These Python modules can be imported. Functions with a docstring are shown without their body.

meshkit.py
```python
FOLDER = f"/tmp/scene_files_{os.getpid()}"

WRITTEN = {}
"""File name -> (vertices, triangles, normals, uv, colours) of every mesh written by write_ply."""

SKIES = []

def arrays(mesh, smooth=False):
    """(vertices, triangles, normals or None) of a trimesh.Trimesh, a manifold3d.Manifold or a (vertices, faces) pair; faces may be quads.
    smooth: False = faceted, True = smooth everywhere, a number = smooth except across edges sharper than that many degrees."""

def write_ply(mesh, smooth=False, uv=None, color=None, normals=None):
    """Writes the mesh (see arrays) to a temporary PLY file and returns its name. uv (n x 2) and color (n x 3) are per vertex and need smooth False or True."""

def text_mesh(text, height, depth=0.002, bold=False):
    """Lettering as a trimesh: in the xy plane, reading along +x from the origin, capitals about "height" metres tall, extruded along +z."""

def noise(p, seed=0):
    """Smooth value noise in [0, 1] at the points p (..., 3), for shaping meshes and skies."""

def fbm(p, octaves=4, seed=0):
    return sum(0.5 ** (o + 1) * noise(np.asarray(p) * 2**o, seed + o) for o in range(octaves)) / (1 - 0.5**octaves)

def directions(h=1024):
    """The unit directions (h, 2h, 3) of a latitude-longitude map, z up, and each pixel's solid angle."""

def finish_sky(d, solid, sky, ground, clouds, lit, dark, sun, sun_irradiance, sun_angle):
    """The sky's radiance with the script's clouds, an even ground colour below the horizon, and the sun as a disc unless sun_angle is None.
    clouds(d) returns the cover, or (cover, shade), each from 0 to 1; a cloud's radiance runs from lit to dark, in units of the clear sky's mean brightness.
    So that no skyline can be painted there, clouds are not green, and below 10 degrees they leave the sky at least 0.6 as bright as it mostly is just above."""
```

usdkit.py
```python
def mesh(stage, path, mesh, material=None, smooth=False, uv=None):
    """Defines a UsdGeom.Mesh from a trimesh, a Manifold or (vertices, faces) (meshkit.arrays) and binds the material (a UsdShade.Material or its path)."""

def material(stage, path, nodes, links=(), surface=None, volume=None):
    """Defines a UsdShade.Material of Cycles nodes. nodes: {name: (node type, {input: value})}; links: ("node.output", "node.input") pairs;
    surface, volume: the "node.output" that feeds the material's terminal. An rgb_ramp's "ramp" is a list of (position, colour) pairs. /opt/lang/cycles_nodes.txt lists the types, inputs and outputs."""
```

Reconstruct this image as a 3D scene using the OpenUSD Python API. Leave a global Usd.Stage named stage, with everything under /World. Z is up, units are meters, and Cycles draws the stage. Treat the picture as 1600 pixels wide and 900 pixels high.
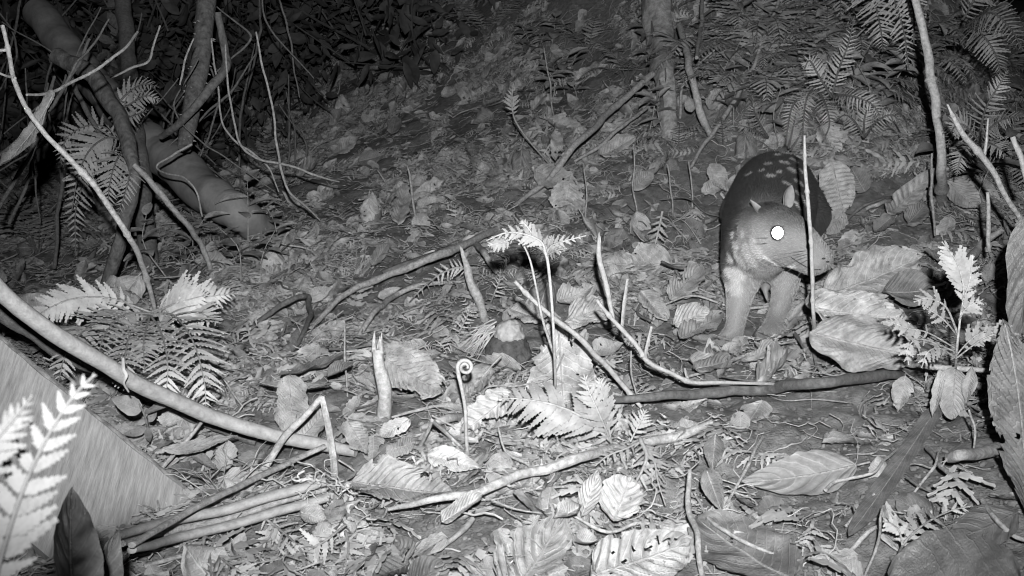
import math, random
import numpy as np, trimesh, manifold3d as m3, usdkit, meshkit
from scipy.interpolate import RBFInterpolator
from scipy.ndimage import map_coordinates
from pxr import Usd, UsdGeom, UsdLux, UsdShade, Sdf, Gf, Vt

stage = Usd.Stage.CreateInMemory()
UsdGeom.SetStageUpAxis(stage, UsdGeom.Tokens.z)
UsdGeom.SetStageMetersPerUnit(stage, 1.0)
UsdGeom.Xform.Define(stage, '/World')
UsdGeom.Scope.Define(stage, '/World/Looks')
random.seed(7)
RNG = np.random.default_rng(7)

# ---------------------------------------------------------------- camera, night sky, flash, exposure
EYE = np.array([0.0, 0.0, 0.62])
PITCH = math.radians(8.0)
FPX = 1537.0                                  # focal length in photograph pixels (1600 wide)
FWD = np.array([0, math.cos(PITCH), -math.sin(PITCH)])
UPV = np.array([0, math.sin(PITCH), math.cos(PITCH)])
RGT = np.array([1.0, 0, 0])
cam = UsdGeom.Camera.Define(stage, '/World/camera')
cam.CreateHorizontalApertureAttr(36.0)
cam.CreateVerticalApertureAttr(20.25)
cam.CreateFocalLengthAttr(36.0 * FPX / 1600)
cam.CreateClippingRangeAttr(Gf.Vec2f(0.02, 200))
cam.CreateFStopAttr(20.0)
cam.CreateFocusDistanceAttr(1.9)
cam.CreateExposureAttr(0.0)
cam.AddTransformOp().Set(Gf.Matrix4d(*[float(x) for x in (*RGT, 0, *UPV, 0, *(-FWD), 0, *EYE, 1)]))

usdkit.material(stage, '/World/Looks/night_sky', {
    's': ('sky_texture', {'sky_type': 'single_scattering', 'sun_disc': False, 'sun_elevation': 0.02, 'sun_rotation': 2.5}),
    'b': ('background_shader', {'strength': 0.0004}), 'bw': ('rgb_to_bw', {})},
    [('s.color', 'bw.color'), ('bw.val', 'b.color')], surface='b.background')
dome = UsdLux.DomeLight.Define(stage, '/World/sky')
UsdShade.MaterialBindingAPI.Apply(dome.GetPrim()).Bind(UsdShade.Material.Get(stage, '/World/Looks/night_sky'))
dome.GetPrim().SetCustomDataByKey('kind', 'structure')
dome.GetPrim().SetCustomDataByKey('label', 'black night sky above the forest floor')

# the wildlife camera's own flash, a few centimetres above its lens: the only lamp in the photograph
FLASH_AIM = (860, 120)
def ray(px, py):
    return FWD + RGT * ((px - 800) / FPX) - UPV * ((py - 450) / FPX)
flash = UsdLux.SphereLight.Define(stage, '/World/camera_flash')
flash.CreateRadiusAttr(0.012)
flash.CreateNormalizeAttr(True)
flash.CreateIntensityAttr(190.0)
flash.CreateColorAttr(Gf.Vec3f(1, 1, 1))
sh = UsdLux.ShapingAPI.Apply(flash.GetPrim())
sh.CreateShapingConeAngleAttr(45.0)
sh.CreateShapingConeSoftnessAttr(1.0)
_z = -ray(*FLASH_AIM); _z /= np.linalg.norm(_z)
_x = np.cross([0, 0, 1], _z); _x /= np.linalg.norm(_x); _y = np.cross(_z, _x)
FLASH = EYE + UPV * 0.10 + RGT * 0.012 - FWD * 0.12
flash.AddTransformOp().Set(Gf.Matrix4d(*[float(v) for v in (*_x, 0, *_y, 0, *_z, 0, *FLASH, 1)]))

# ---------------------------------------------------------------- helpers
USED = {}
def numbered(parent, name):
    k = USED.get((parent, name), 0); USED[(parent, name)] = k + 1
    return f'{parent}/{name}' if k == 0 else f'{parent}/{name}_{k:03d}'
def nrm(v):
    v = np.asarray(v, float); return v / max(np.linalg.norm(v), 1e-12)
def tag(p, label=None, cat=None, group=None, kind=None):
    p = p.GetPrim() if hasattr(p, 'GetPrim') else p
    for k, t in (('label', label), ('category', cat), ('group', group), ('kind', kind)):
        if t: p.SetCustomDataByKey(k, t)
def look(name): return '/World/Looks/' + name
def put_mesh(path, v, f, mat, smooth=False, uv=None, base=None):
    v = np.asarray(v, float)
    if base is not None: v = v - base
    return usdkit.mesh(stage, path, (v, np.asarray(f)), look(mat), smooth, uv)
class Thing:
    def __init__(s, name, label, cat, base, group=None):
        s.path = numbered('/World', name); s.base = np.asarray(base, float)
        s.x = UsdGeom.Xform.Define(stage, s.path); s.x.AddTranslateOp().Set(Gf.Vec3d(*map(float, s.base)))
        tag(s.x, label, cat, group)
    def part(s, name, vf, mat, smooth=True, uv=None, parent=None, kind=None, label=None):
        path = numbered(parent or s.path, name)
        m = put_mesh(path, vf[0], vf[1], mat, smooth, uv, s.base)
        tag(m, label, None, None, kind)
        return path
def single(name, vf, mat, label, cat, group=None, kind=None, smooth=True, uv=None, base=None):
    v = np.asarray(vf[0], float); base = v[np.argmin(v[:, 2])] if base is None else np.asarray(base, float)
    m = put_mesh(numbered('/World', name), v, vf[1], mat, smooth, uv, base)
    m.AddTranslateOp().Set(Gf.Vec3d(*map(float, base)))
    tag(m, label, cat, group, kind)
    return m
def join(parts):
    vs, fs, n = [], [], 0
    for v, f in parts:
        if len(f) == 0: continue
        vs.append(np.asarray(v)); fs.append(np.asarray(f) + n); n += len(v)
    return np.vstack(vs), np.vstack(fs)
def catmull(P, n):
    P = np.asarray(P, float)
    if len(P) < 3:
        t = np.linspace(0, 1, n)[:, None]; return P[0] * (1 - t) + P[-1] * t
    Q = np.vstack([2 * P[0] - P[1], P, 2 * P[-1] - P[-2]]); out = []
    for t in np.linspace(0, len(P) - 1, n):
        i = min(int(t), len(P) - 2); u = t - i; a, b, c, d = Q[i:i + 4]
        out.append(.5 * (2 * b + (c - a) * u + (2 * a - 5 * b + 4 * c - d) * u * u + (3 * b - a - 3 * c + d) * u ** 3))
    return np.array(out)
def tube(C, R, sides=7, flat=1.0, cap=True, rough=0.0, seed=0, up=None):
    """a closed tube along the points C with radius R at each; flat squashes it along its own normal"""
    C = np.asarray(C, float); R = np.broadcast_to(np.asarray(R, float), (len(C),)); n = len(C)
    T = np.gradient(C, axis=0); T /= np.maximum(np.linalg.norm(T, axis=1, keepdims=True), 1e-9)
    a = nrm(np.cross(T[0], up if up is not None else ([0, 0, 1] if abs(T[0][2]) < .9 else [1, 0, 0])))
    V = []; th = np.linspace(0, 2 * np.pi, sides, endpoint=False)
    for i in range(n):
        a = nrm(a - T[i] * (a @ T[i])); b = np.cross(T[i], a)
        ring = C[i] + R[i] * (np.cos(th)[:, None] * a + flat * np.sin(th)[:, None] * b)
        V.append(ring)
    V = np.array(V)
    if rough:
        k = meshkit.noise(V * 0.35 / max(R.mean(), 1e-4) + seed * 7.3, seed) - .5
        k2 = meshkit.noise(V * 1.2 / max(R.mean(), 1e-4) + seed * 3.1, seed + 3) - .5
        rid = np.random.default_rng(seed + 11).normal(size=sides) * .5
        V = C[:, None] + (V - C[:, None]) * (1 + rough * 1.6 * k + rough * .8 * k2 + rough * .5 * rid[None, :])[..., None]
    V = V.reshape(-1, 3)
    i, j = np.meshgrid(np.arange(n - 1), np.arange(sides), indexing='ij'); j2 = (j + 1) % sides
    q = np.stack([i * sides + j, i * sides + j2, (i + 1) * sides + j2, (i + 1) * sides + j], -1).reshape(-1, 4)
    F = np.vstack([q[:, [0, 1, 2]], q[:, [0, 2, 3]]])
    if cap:
        V = np.vstack([V, C[0], C[-1]]); c0, c1 = n * sides, n * sides + 1; b0 = (n - 1) * sides
        F = np.vstack([F, [[c0, (k + 1) % sides, k] for k in range(sides)], [[c1, b0 + k, b0 + (k + 1) % sides] for k in range(sides)]])
    return V, F

# ---------------------------------------------------------------- materials (grey tones: how the infrared film sees them)
def mat_plain(name, a, b, scale=30, rough=.75, bump=.3, bscale=200, spec=.25, fine=0.0, stretch=None, trans=0):
    n = {'g': ('geometry', {}), 'n1': ('noise_texture', {'scale': scale, 'detail': 5, 'roughness': .65}),
         'n2': ('noise_texture', {'scale': bscale, 'detail': 3, 'roughness': .6}),
         'r': ('rgb_ramp', {'ramp': [(.28, (a,) * 3), (.72, (b,) * 3)]}),
         'bp': ('bump', {'strength': bump, 'distance': .004}),
         'p': ('principled_bsdf', {'roughness': rough, 'specular_ior_level': spec})}
    l = [('n1.fac', 'r.fac'), ('n2.fac', 'bp.height'), ('bp.normal', 'p.normal'), ('r.color', 'p.base_color')]
    if stretch:
        n['t'] = ('texture_coordinate', {}); n['mp'] = ('mapping', {'scale': stretch}); l += [('t.object', 'mp.vector'), ('mp.vector', 'n1.vector'), ('mp.vector', 'n2.vector')]
    else: l += [('g.position', 'n1.vector'), ('g.position', 'n2.vector')]
    out = 'p.BSDF'
    if trans:
        n['tl'] = ('translucent_bsdf', {}); n['mx'] = ('mix_closure', {'fac': trans}); l += [('r.color', 'tl.color'), ('p.BSDF', 'mx.closure1'), ('tl.BSDF', 'mx.closure2')]; out = 'mx.closure'
    usdkit.material(stage, look(name), n, l, surface=out)
def mat_leaf(name, a, b, veins=11, slope=3.0, vein_tone=None, rough=.6, specks=.0, spec=.3, relief=1.0, trans=.18):
    """leaf blade: mottled, with side veins that run from the midrib, a fine net and specks; st.x runs along the leaf, st.y across"""
    vt = vein_tone if vein_tone is not None else min(b * 1.15, .85)
    n = {'uv': ('uvmap', {'attribute': 'st'}), 's': ('separate_xyz', {}), 'g': ('geometry', {}),
         'y0': ('math', {'math_type': 'multiply_add', 'value2': 2.0, 'value3': -1.0}), 'y': ('math', {'math_type': 'absolute'}),
         'ys': ('math', {'math_type': 'multiply', 'value2': slope}), 'yp': ('math', {'math_type': 'power', 'value2': 1.35}),
         'xs': ('math', {'math_type': 'multiply', 'value2': float(veins)}), 'd': ('math', {'math_type': 'subtract'}),
         'pp': ('math', {'math_type': 'pingpong', 'value2': .5}), 'wp': ('math', {'math_type': 'multiply_add', 'value2': .9}),
         'vl': ('map_range', {'from_min': 0.0, 'from_max': .10, 'to_min': 1.0, 'to_max': 0.0, 'clamp': True}),
         'ml': ('map_range', {'from_min': 0.0, 'from_max': .05, 'to_min': 1.0, 'to_max': 0.0, 'clamp': True}),
         'mv': ('math', {'math_type': 'maximum'}),
         'n1': ('noise_texture', {'scale': 38, 'detail': 6, 'roughness': .7}), 'n2': ('noise_texture', {'scale': 320, 'detail': 3}),
         'r': ('rgb_ramp', {'ramp': [(.3, (a,) * 3), (.7, (b,) * 3)]}),
         'c': ('mix', {'color2': (vt,) * 3}), 'vf': ('math', {'math_type': 'multiply', 'value2': .4}),
         'n3': ('noise_texture', {'scale': 130, 'detail': 2}), 'sp': ('map_range', {'from_min': .66, 'from_max': .72, 'to_min': 0.0, 'to_max': specks, 'clamp': True}),
         'c2': ('mix', {'color2': (.03,) * 3}), 'n5': ('noise_texture', {'scale': 27, 'detail': 6, 'roughness': .72}), 'stn': ('map_range', {'from_min': .36, 'from_max': .6, 'to_min': .66, 'to_max': 1.08, 'clamp': True}), 'c3': ('mix', {'mix_type': 'multiply', 'fac': 1.0}),
         'vo': ('voronoi_texture', {'feature': 'distance_to_edge', 'scale': 1.0}), 'um': ('mapping', {'scale': (46, 22, 1)}),
         'h1': ('math', {'math_type': 'multiply', 'value2': .5}), 'h2': ('math', {'math_type': 'multiply_add', 'value2': .35}), 'h3': ('math', {'math_type': 'multiply_add', 'value2': .45}),
         'bp': ('bump', {'strength': .55 * relief, 'distance': .004}),
         'p': ('principled_bsdf', {'roughness': rough, 'specular_ior_level': spec}), 'tl': ('translucent_bsdf', {}), 'mx': ('mix_closure', {'fac': trans})}
    l = [('uv.UV', 's.vector'), ('s.y', 'y0.value1'), ('y0.value', 'y.value1'), ('y.value', 'yp.value1'), ('yp.value', 'ys.value1'), ('s.x', 'xs.value1'),
         ('xs.value', 'd.value1'), ('ys.value', 'd.value2'), ('n1.fac', 'wp.value1'), ('d.value', 'wp.value3'), ('wp.value', 'pp.value1'), ('pp.value', 'vl.value'), ('y.value', 'ml.value'),
         ('vl.result', 'mv.value1'), ('ml.result', 'mv.value2'), ('g.position', 'n1.vector'), ('g.position', 'n2.vector'), ('g.position', 'n3.vector'),
         ('n1.fac', 'r.fac'), ('r.color', 'c.color1'), ('mv.value', 'vf.value1'), ('vf.value', 'c.fac'), ('n3.fac', 'sp.value'), ('sp.result', 'c2.fac'), ('c.color', 'c2.color1'),
         ('uv.UV', 'um.vector'), ('um.vector', 'vo.vector'), ('vo.distance', 'h1.value1'), ('n2.fac', 'h2.value1'), ('h1.value', 'h2.value3'),
         ('mv.value', 'h3.value1'), ('h2.value', 'h3.value3'), ('h3.value', 'bp.height'), ('bp.normal', 'p.normal'),
         ('g.position', 'n5.vector'), ('n5.fac', 'stn.value'), ('c2.color', 'c3.color1'), ('stn.result', 'c3.color2'), ('c3.color', 'p.base_color'), ('c3.color', 'tl.color'), ('p.BSDF', 'mx.closure1'), ('tl.BSDF', 'mx.closure2')]
    usdkit.material(stage, look(name), n, l, surface='mx.closure')
mat_plain('soil', .06, .16, 55, .95, .9, 260, .1)
mat_plain('clod', .05, .13, 90, .95, .6, 400, .1)
mat_leaf('leaf_white', .2, .42, 11, 3.0, .8, specks=.5)
mat_leaf('leaf_pale', .17, .38, 11, 3.0, .62, specks=.6)
mat_leaf('leaf_mid', .14, .32, 11, 3.0, .44, specks=.6)
mat_leaf('leaf_dim', .08, .18, 11, 3.0, .3, specks=.4)
mat_leaf('leaf_dark', .07, .13, 8, 2.2, .16, rough=.45, specks=.3)
mat_leaf('leaf_green', .17, .25, 7, 2.0, .4, rough=.42, spec=.4, relief=.5)
mat_leaf('leaf_pleated', .14, .3, 15, 5.0, .22, specks=.3)
mat_leaf('leaf_plain_dark', .05, .09, 6, 1.8, .13, rough=.4, relief=.5)
mat_plain('fern_white', .13, .25, 60, .6, .2, 300, .3, trans=.2)
mat_plain('fern_pale', .15, .27, 60, .6, .3, 300, .3, trans=.2)
mat_plain('fern_drape', .24, .4, 60, .6, .3, 300, .3, trans=.15)
mat_plain('fern_mid', .2, .34, 60, .6, .3, 300, .3, trans=.2)
mat_plain('fern_dim', .14, .24, 40, .6, .3, 300, .3, trans=.2)
mat_plain('stem_white', .14, .28, 120, .7, .6, 420, .3)
mat_plain('stem_pale', .12, .34, 120, .7, .7, 420, .3)
mat_plain('stem_mid', .09, .28, 120, .75, .8, 420, .3)
mat_plain('stem_dark', .04, .12, 110, .8, .8, 400, .2)
mat_plain('stem_smooth', .13, .24, 90, .7, .4, 300, .2)
mat_plain('bark', .03, .11, 60, .9, 1.0, 110, .15)
mat_plain('log_smooth', .08, .17, 16, .85, .5, 140, .15)
mat_plain('bark_rough', .1, .36, 45, .9, 1.0, 130, .15)
mat_plain('board', .12, .25, 12, .8, .5, 40, .15, stretch=(24, 2, 2))
mat_plain('board_edge', .03, .2, 60, .9, .9, 180, .1)
mat_plain('straw', .12, .36, 30, .7, .3, 200, .25)
mat_plain('fern_bright', .055, .1, 60, .6, .2, 300, .3, trans=.2)
mat_plain('husk_pale', .14, .3, 50, .8, .6, 160, .2)
mat_plain('husk_dark', .03, .08, 90, .9, 1.0, 220, .2)

# ---------------------------------------------------------------- the lie of the land: depths read off the photograph at points of the ground
CTRL = [(-300, 900, 1.25), (100, 900, 1.2), (500, 900, 1.23), (800, 900, 1.2), (1000, 900, 1.2), (1300, 900, 1.18), (1600, 900, 1.1), (1900, 900, 1.1),
        (-200, 1400, .8), (800, 1400, .75), (1800, 1400, .75), (800, 2600, .36), (-900, 1500, .8), (2500, 1500, .8),
        (150, 760, 1.5), (500, 700, 1.56), (800, 700, 1.56), (1100, 700, 1.56), (1400, 700, 1.5), (1600, 700, 1.42), (2000, 650, 1.5),
        (60, 600, 1.9), (300, 600, 1.9), (500, 600, 1.9), (800, 600, 1.87), (1100, 600, 1.86), (1400, 600, 1.78), (1600, 600, 1.68),
        (250, 510, 2.3), (400, 525, 2.3), (800, 525, 2.18), (1150, 525, 2.2), (1400, 525, 2.03), (1600, 520, 1.95),
        (0, 480, 2.8), (100, 430, 3.3), (300, 420, 2.95), (450, 400, 2.9), (600, 400, 2.78), (900, 400, 2.62), (1150, 400, 2.66), (1400, 400, 2.45), (1580, 400, 2.4),
        (-200, 400, 3.8), (100, 300, 5.2), (250, 310, 4.6), (420, 310, 3.8), (700, 300, 3.4), (950, 300, 3.05), (1100, 300, 3.0), (1350, 300, 2.8), (1550, 300, 2.9), (1900, 300, 3.4),
        (420, 200, 5.6), (550, 200, 4.7), (800, 200, 3.9), (1000, 200, 3.4), (1200, 200, 3.2), (1350, 200, 3.1), (1480, 200, 3.5), (1600, 180, 4.2),
        (100, 150, 7.6), (600, 100, 5.7), (850, 100, 4.4), (1050, 100, 3.75), (1200, 100, 3.4), (1350, 90, 3.35), (1450, 80, 4.2), (1580, 50, 5.2),
        (700, 0, 6.3), (1000, 0, 4.3), (1200, 0, 3.65), (1350, 0, 3.7), (450, 60, 7.6), (1500, 0, 5.2), (1200, -250, 4.2), (900, -150, 5.6), (1400, -200, 4.8)]
def P(px, py, d): return EYE + ray(px, py) * d
_c = np.array([P(*c) for c in CTRL])
_rbf = RBFInterpolator(_c[:, :2], _c[:, 2], kernel='thin_plate_spline', smoothing=2e-4)
GX0, GX1, GY0, GY1, GN = -4.0, 4.0, -1.0, 9.0, 401
_gx, _gy = np.linspace(GX0, GX1, GN), np.linspace(GY0, GY1, GN)
_G = _rbf(np.stack(np.meshgrid(_gx, _gy, indexing='ij'), -1).reshape(-1, 2)).reshape(GN, GN)
_G = np.clip(_G, -1.6, 3.4)
def ground(x, y):
    x, y = np.asarray(x, float), np.asarray(y, float)
    sh0 = x.shape; x, y = np.broadcast_arrays(np.atleast_1d(x), np.atleast_1d(y))
    h = map_coordinates(_G, [(np.clip(x, GX0, GX1) - GX0) / (GX1 - GX0) * (GN - 1), (np.clip(y, GY0, GY1) - GY0) / (GY1 - GY0) * (GN - 1)], order=1)
    p = np.stack([x, y, np.zeros_like(x)], -1)
    h = h + .05 * (meshkit.fbm(p * 5, 3, 5) - .5) + .02 * (meshkit.noise(p * 22, 9) - .5)
    return h.reshape(sh0) if sh0 else float(h[0])
def gnormal(x, y, e=.05):
    return nrm([-(ground(x + e, y) - ground(x - e, y)) / (2 * e), -(ground(x, y + e) - ground(x, y - e)) / (2 * e), 1])
_ds = np.exp(np.linspace(math.log(.3), math.log(14), 1400))
def gdepth(px, py):
    """depth along the viewing axis at which the ray through a photograph pixel meets the ground"""
    q = EYE + ray(px, py) * _ds[:, None]
    below = np.nonzero(q[:, 2] < ground(q[:, 0], q[:, 1]))[0]
    return float(_ds[below[0]]) if len(below) else 9.0
def G(px, py, lift=0.0):
    """the ground point behind a pixel, or a point lift metres above the ground on the same ray"""
    d = gdepth(px, py)
    if lift:
        p = P(px, py, d); n = gnormal(p[0], p[1]); s = max(-(n @ nrm(ray(px, py))), .22)
        d -= lift / s / np.linalg.norm(ray(px, py))
    return P(px, py, d)
def at(s):
    """(px, py, depth) or (px, py, None[, lift]) -> point"""
    if len(s) > 2 and s[2] is not None: return P(*s[:3])
    return G(s[0], s[1], s[3] if len(s) > 3 else 0.0)
def depth_of(p): return float((np.asarray(p) - EYE) @ FWD)
def pixel(p):
    q = np.asarray(p) - EYE; d = q @ FWD; return 800 + FPX * (q @ RGT) / d, 450 - FPX * (q @ UPV) / d
# ---------------------------------------------------------------- the forest floor, one sheet out to the far dark
def build_ground():
    fr = np.linspace(-62, 62, 420); az = np.radians(np.concatenate([np.linspace(-180, -64, 30, endpoint=False), fr, np.linspace(64, 180, 30)]))
    rr = np.concatenate([np.exp(np.linspace(math.log(.12), math.log(.6), 24, endpoint=False)), np.exp(np.linspace(math.log(.6), math.log(5), 330, endpoint=False)), np.exp(np.linspace(math.log(5), math.log(60), 60))])
    A, R = np.meshgrid(az, rr, indexing='ij'); x, y = R * np.sin(A), R * np.cos(A)
    z = ground(x, y)
    near = np.clip((6 - R) / 3, 0, 1); p = np.stack([x, y, z], -1)
    z = z + near * (.016 * (meshkit.fbm(p * 45, 3, 21) - .5))
    V = np.stack([x, y, z], -1).reshape(-1, 3); n, k = A.shape
    i, j = np.meshgrid(np.arange(n - 1), np.arange(k - 1), indexing='ij'); a = i * k + j
    F = np.stack([a, a + 1, a + k + 1, a + k], -1).reshape(-1, 4)[:, ::-1]
    m = put_mesh('/World/ground', V, np.vstack([F[:, [0, 1, 2]], F[:, [0, 2, 3]]]), 'soil', True)
    tag(m, 'dark crumbly soil of the forest slope under the leaf litter', None, None, 'structure')
build_ground()

# ---------------------------------------------------------------- builders
FOOT = np.zeros((400, 500), bool)                    # 1 cm cells of ground that a single leaf or stick already covers: x -2..2, y 0..5
def footprint(V):
    i, j = np.round((V[:, 0] + 2) * 100).astype(int), np.round(V[:, 1] * 100).astype(int)
    for dy in range(-5, 2):
        k = (i >= 1) & (i < 399) & (j + dy >= 0) & (j + dy < 500); FOOT[i[k], j[k] + dy] = True
def covered(p):
    i, j = np.round((p[:, 0] + 2) * 100).astype(int), np.round(p[:, 1] * 100).astype(int); k = (i >= 0) & (i < 400) & (j >= 0) & (j < 500)
    out = np.zeros(len(p), bool); out[k] = FOOT[i[k], j[k]]; return out
def profile(kind, u):
    if kind == 'ovate': return np.sin(np.pi * u ** .72) ** .85
    if kind == 'obovate': return np.sin(np.pi * u ** 1.3) ** .8
    if kind == 'lance': return np.sin(np.pi * u ** .8) ** 1.1
    if kind == 'fan': return np.clip(.28 + .85 * u, 0, 1) * np.clip(np.minimum(u * 12, (1 - u) * 7), 0, 1) ** .6 * (.93 + .07 * np.sin(u * 17))
    if kind == 'broad': return np.sin(np.pi * u ** .85) ** .5
    if kind == 'strap': return np.clip(np.minimum(u * 14, (1 - u) * 6), 0, 1) ** .6
    if kind == 'torn': return np.clip(np.sin(np.pi * u ** .85), 0, 1) ** .55 * (.88 + .08 * np.sin(u * 9 + 1) + .05 * np.sin(u * 31))
    return np.sin(np.pi * u)
def blade(L, W, kind='ovate', fold=.25, curl=.3, roll=0.0, pleat=.002, veins=11, slope=3.0, holes=(), crumple=.009, ragged=.09, twist=0.0, nu=44, nv=23, seed=0, bite=.0):
    """a leaf blade along +x from the origin, its upper side facing +z: (vertices, faces, uv, midrib points)"""
    r = np.random.default_rng(seed)
    u = np.linspace(0, 1, nu)[:, None]; v = np.linspace(-1, 1, nv)[None, :]
    w = .5 * W * np.maximum(profile(kind, u), .004)
    k1 = np.stack([u * 7 + 0 * v, np.sign(v) * 3 + 0 * u, 0 * u + 0 * v + seed], -1)
    rag = 1 + (ragged * 2 * (meshkit.fbm(k1 * 2.2, 3, seed) - .55) - 1.1 * ragged * np.clip(meshkit.noise(k1 * 1.6, seed + 4) - .72, 0, 1) * 4) * np.abs(v) ** 2
    th = np.cumsum(np.full(nu, curl / nu) * (1 + .6 * np.sin(np.linspace(0, 3, nu) + r.uniform(0, 6)))) - curl * .5
    mx, mz = np.cumsum(np.cos(th)) * L / nu, np.cumsum(np.sin(th)) * L / nu
    mx -= mx[0]; mz -= mz[0]; ang = math.atan2(mz[-1], mx[-1]); s = L / max(math.hypot(mx[-1], mz[-1]), 1e-6)
    mx, mz = (mx * math.cos(ang) + mz * math.sin(ang)) * s, (-mx * math.sin(ang) + mz * math.cos(ang)) * s
    sv = v * w * rag
    f = fold + roll * np.abs(v)
    yy = sv * np.cos(f); zz = np.abs(sv) * np.sin(f)
    ph = u * veins - slope * np.abs(v) ** 1.35
    zz = zz + pleat * np.cos(ph * 2 * np.pi) * np.clip(np.abs(v) * 4, 0, 1) * np.clip((1.02 - np.abs(v)) * 5, .3, 1)
    q = np.stack([u * L * 14 + 0 * v, 0 * u + v * W * 9, 0 * u + 0 * v + seed * 3.1], -1)
    zz = zz + crumple * 2 * (meshkit.fbm(q, 3, seed + 2) - .5) * (.35 + np.abs(v)) + crumple * 2.2 * np.abs(v) ** 3 * (meshkit.noise(q * 1.7, seed + 5) - .5)
    cr = np.abs(meshkit.noise(q * [.55, .8, 1], seed + 31) - .5) + .6 * np.abs(meshkit.noise(q * [1.3, 1.1, 1], seed + 37) - .5)
    zz = zz + crumple * 3.2 * (.28 - cr) * (.3 + .7 * np.abs(v))
    X = mx[:, None] - np.abs(sv) * .0 - np.sin(th)[:, None] * zz + crumple * (meshkit.noise(q * 1.3, seed + 8) - .5) * np.abs(v); Z = mz[:, None] + np.cos(th)[:, None] * zz
    tw = twist * (u - .3)
    Y = yy * np.cos(tw) ; Z = Z + yy * np.sin(tw)
    V = np.stack([X, Y + 0 * X, Z], -1).reshape(-1, 3)
    i, j = np.meshgrid(np.arange(nu - 1), np.arange(nv - 1), indexing='ij'); a = (i * nv + j).ravel()
    Q = np.stack([a, a + nv, a + nv + 1, a + 1], -1)
    uv = np.stack([u + 0 * v, .5 + .5 * v + 0 * u], -1).reshape(-1, 2)
    if bite:
        cq = V[Q].mean(1); vm = np.abs(uv[Q][:, :, 1].mean(1) * 2 - 1); um = uv[Q][:, :, 0].mean(1)
        nzb = meshkit.fbm(np.stack([um * L * 30, (uv[Q][:, :, 1].mean(1)) * W * 30, 0 * um + seed * 1.7], -1), 3, seed + 41)
        Q = Q[nzb + .2 * vm ** 2 + .12 * np.clip(um - .75, 0, 1) * 4 < 1.03 - bite]
    if len(holes):
        c = uv[Q].mean(1) * [1, W / L] ; keep = np.ones(len(Q), bool)
        for hu, hv, hr in holes:
            dd = c - np.array([hu, (.5 + .5 * hv) * W / L]); keep &= np.hypot(dd[:, 0], dd[:, 1] * 1.0) > hr * (1 + .35 * np.sin(3 * np.arctan2(dd[:, 1], dd[:, 0]) + hu * 40))
        Q = Q[keep]
    F = np.vstack([Q[:, [0, 1, 2]], Q[:, [0, 2, 3]]]); V0 = V
    mid = np.stack([mx - np.sin(th) * .0, 0 * mx, mz], -1)
    mid[:, 2] += V0.reshape(nu, nv, 3)[:, nv // 2, 2] - mz
    mid[:, 0] = V0.reshape(nu, nv, 3)[:, nv // 2, 0]
    keepv, inv = np.unique(F, return_inverse=True); F = inv.reshape(F.shape); V = V[keepv]; uv = uv[keepv]
    return V, F, uv, mid
def frame(X, N):
    X = nrm(X); Y = nrm(np.cross(N, X)); Z = np.cross(X, Y); return np.stack([X, Y, Z])       # rows
VIEW = lambda p: nrm(EYE - np.asarray(p))
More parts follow.
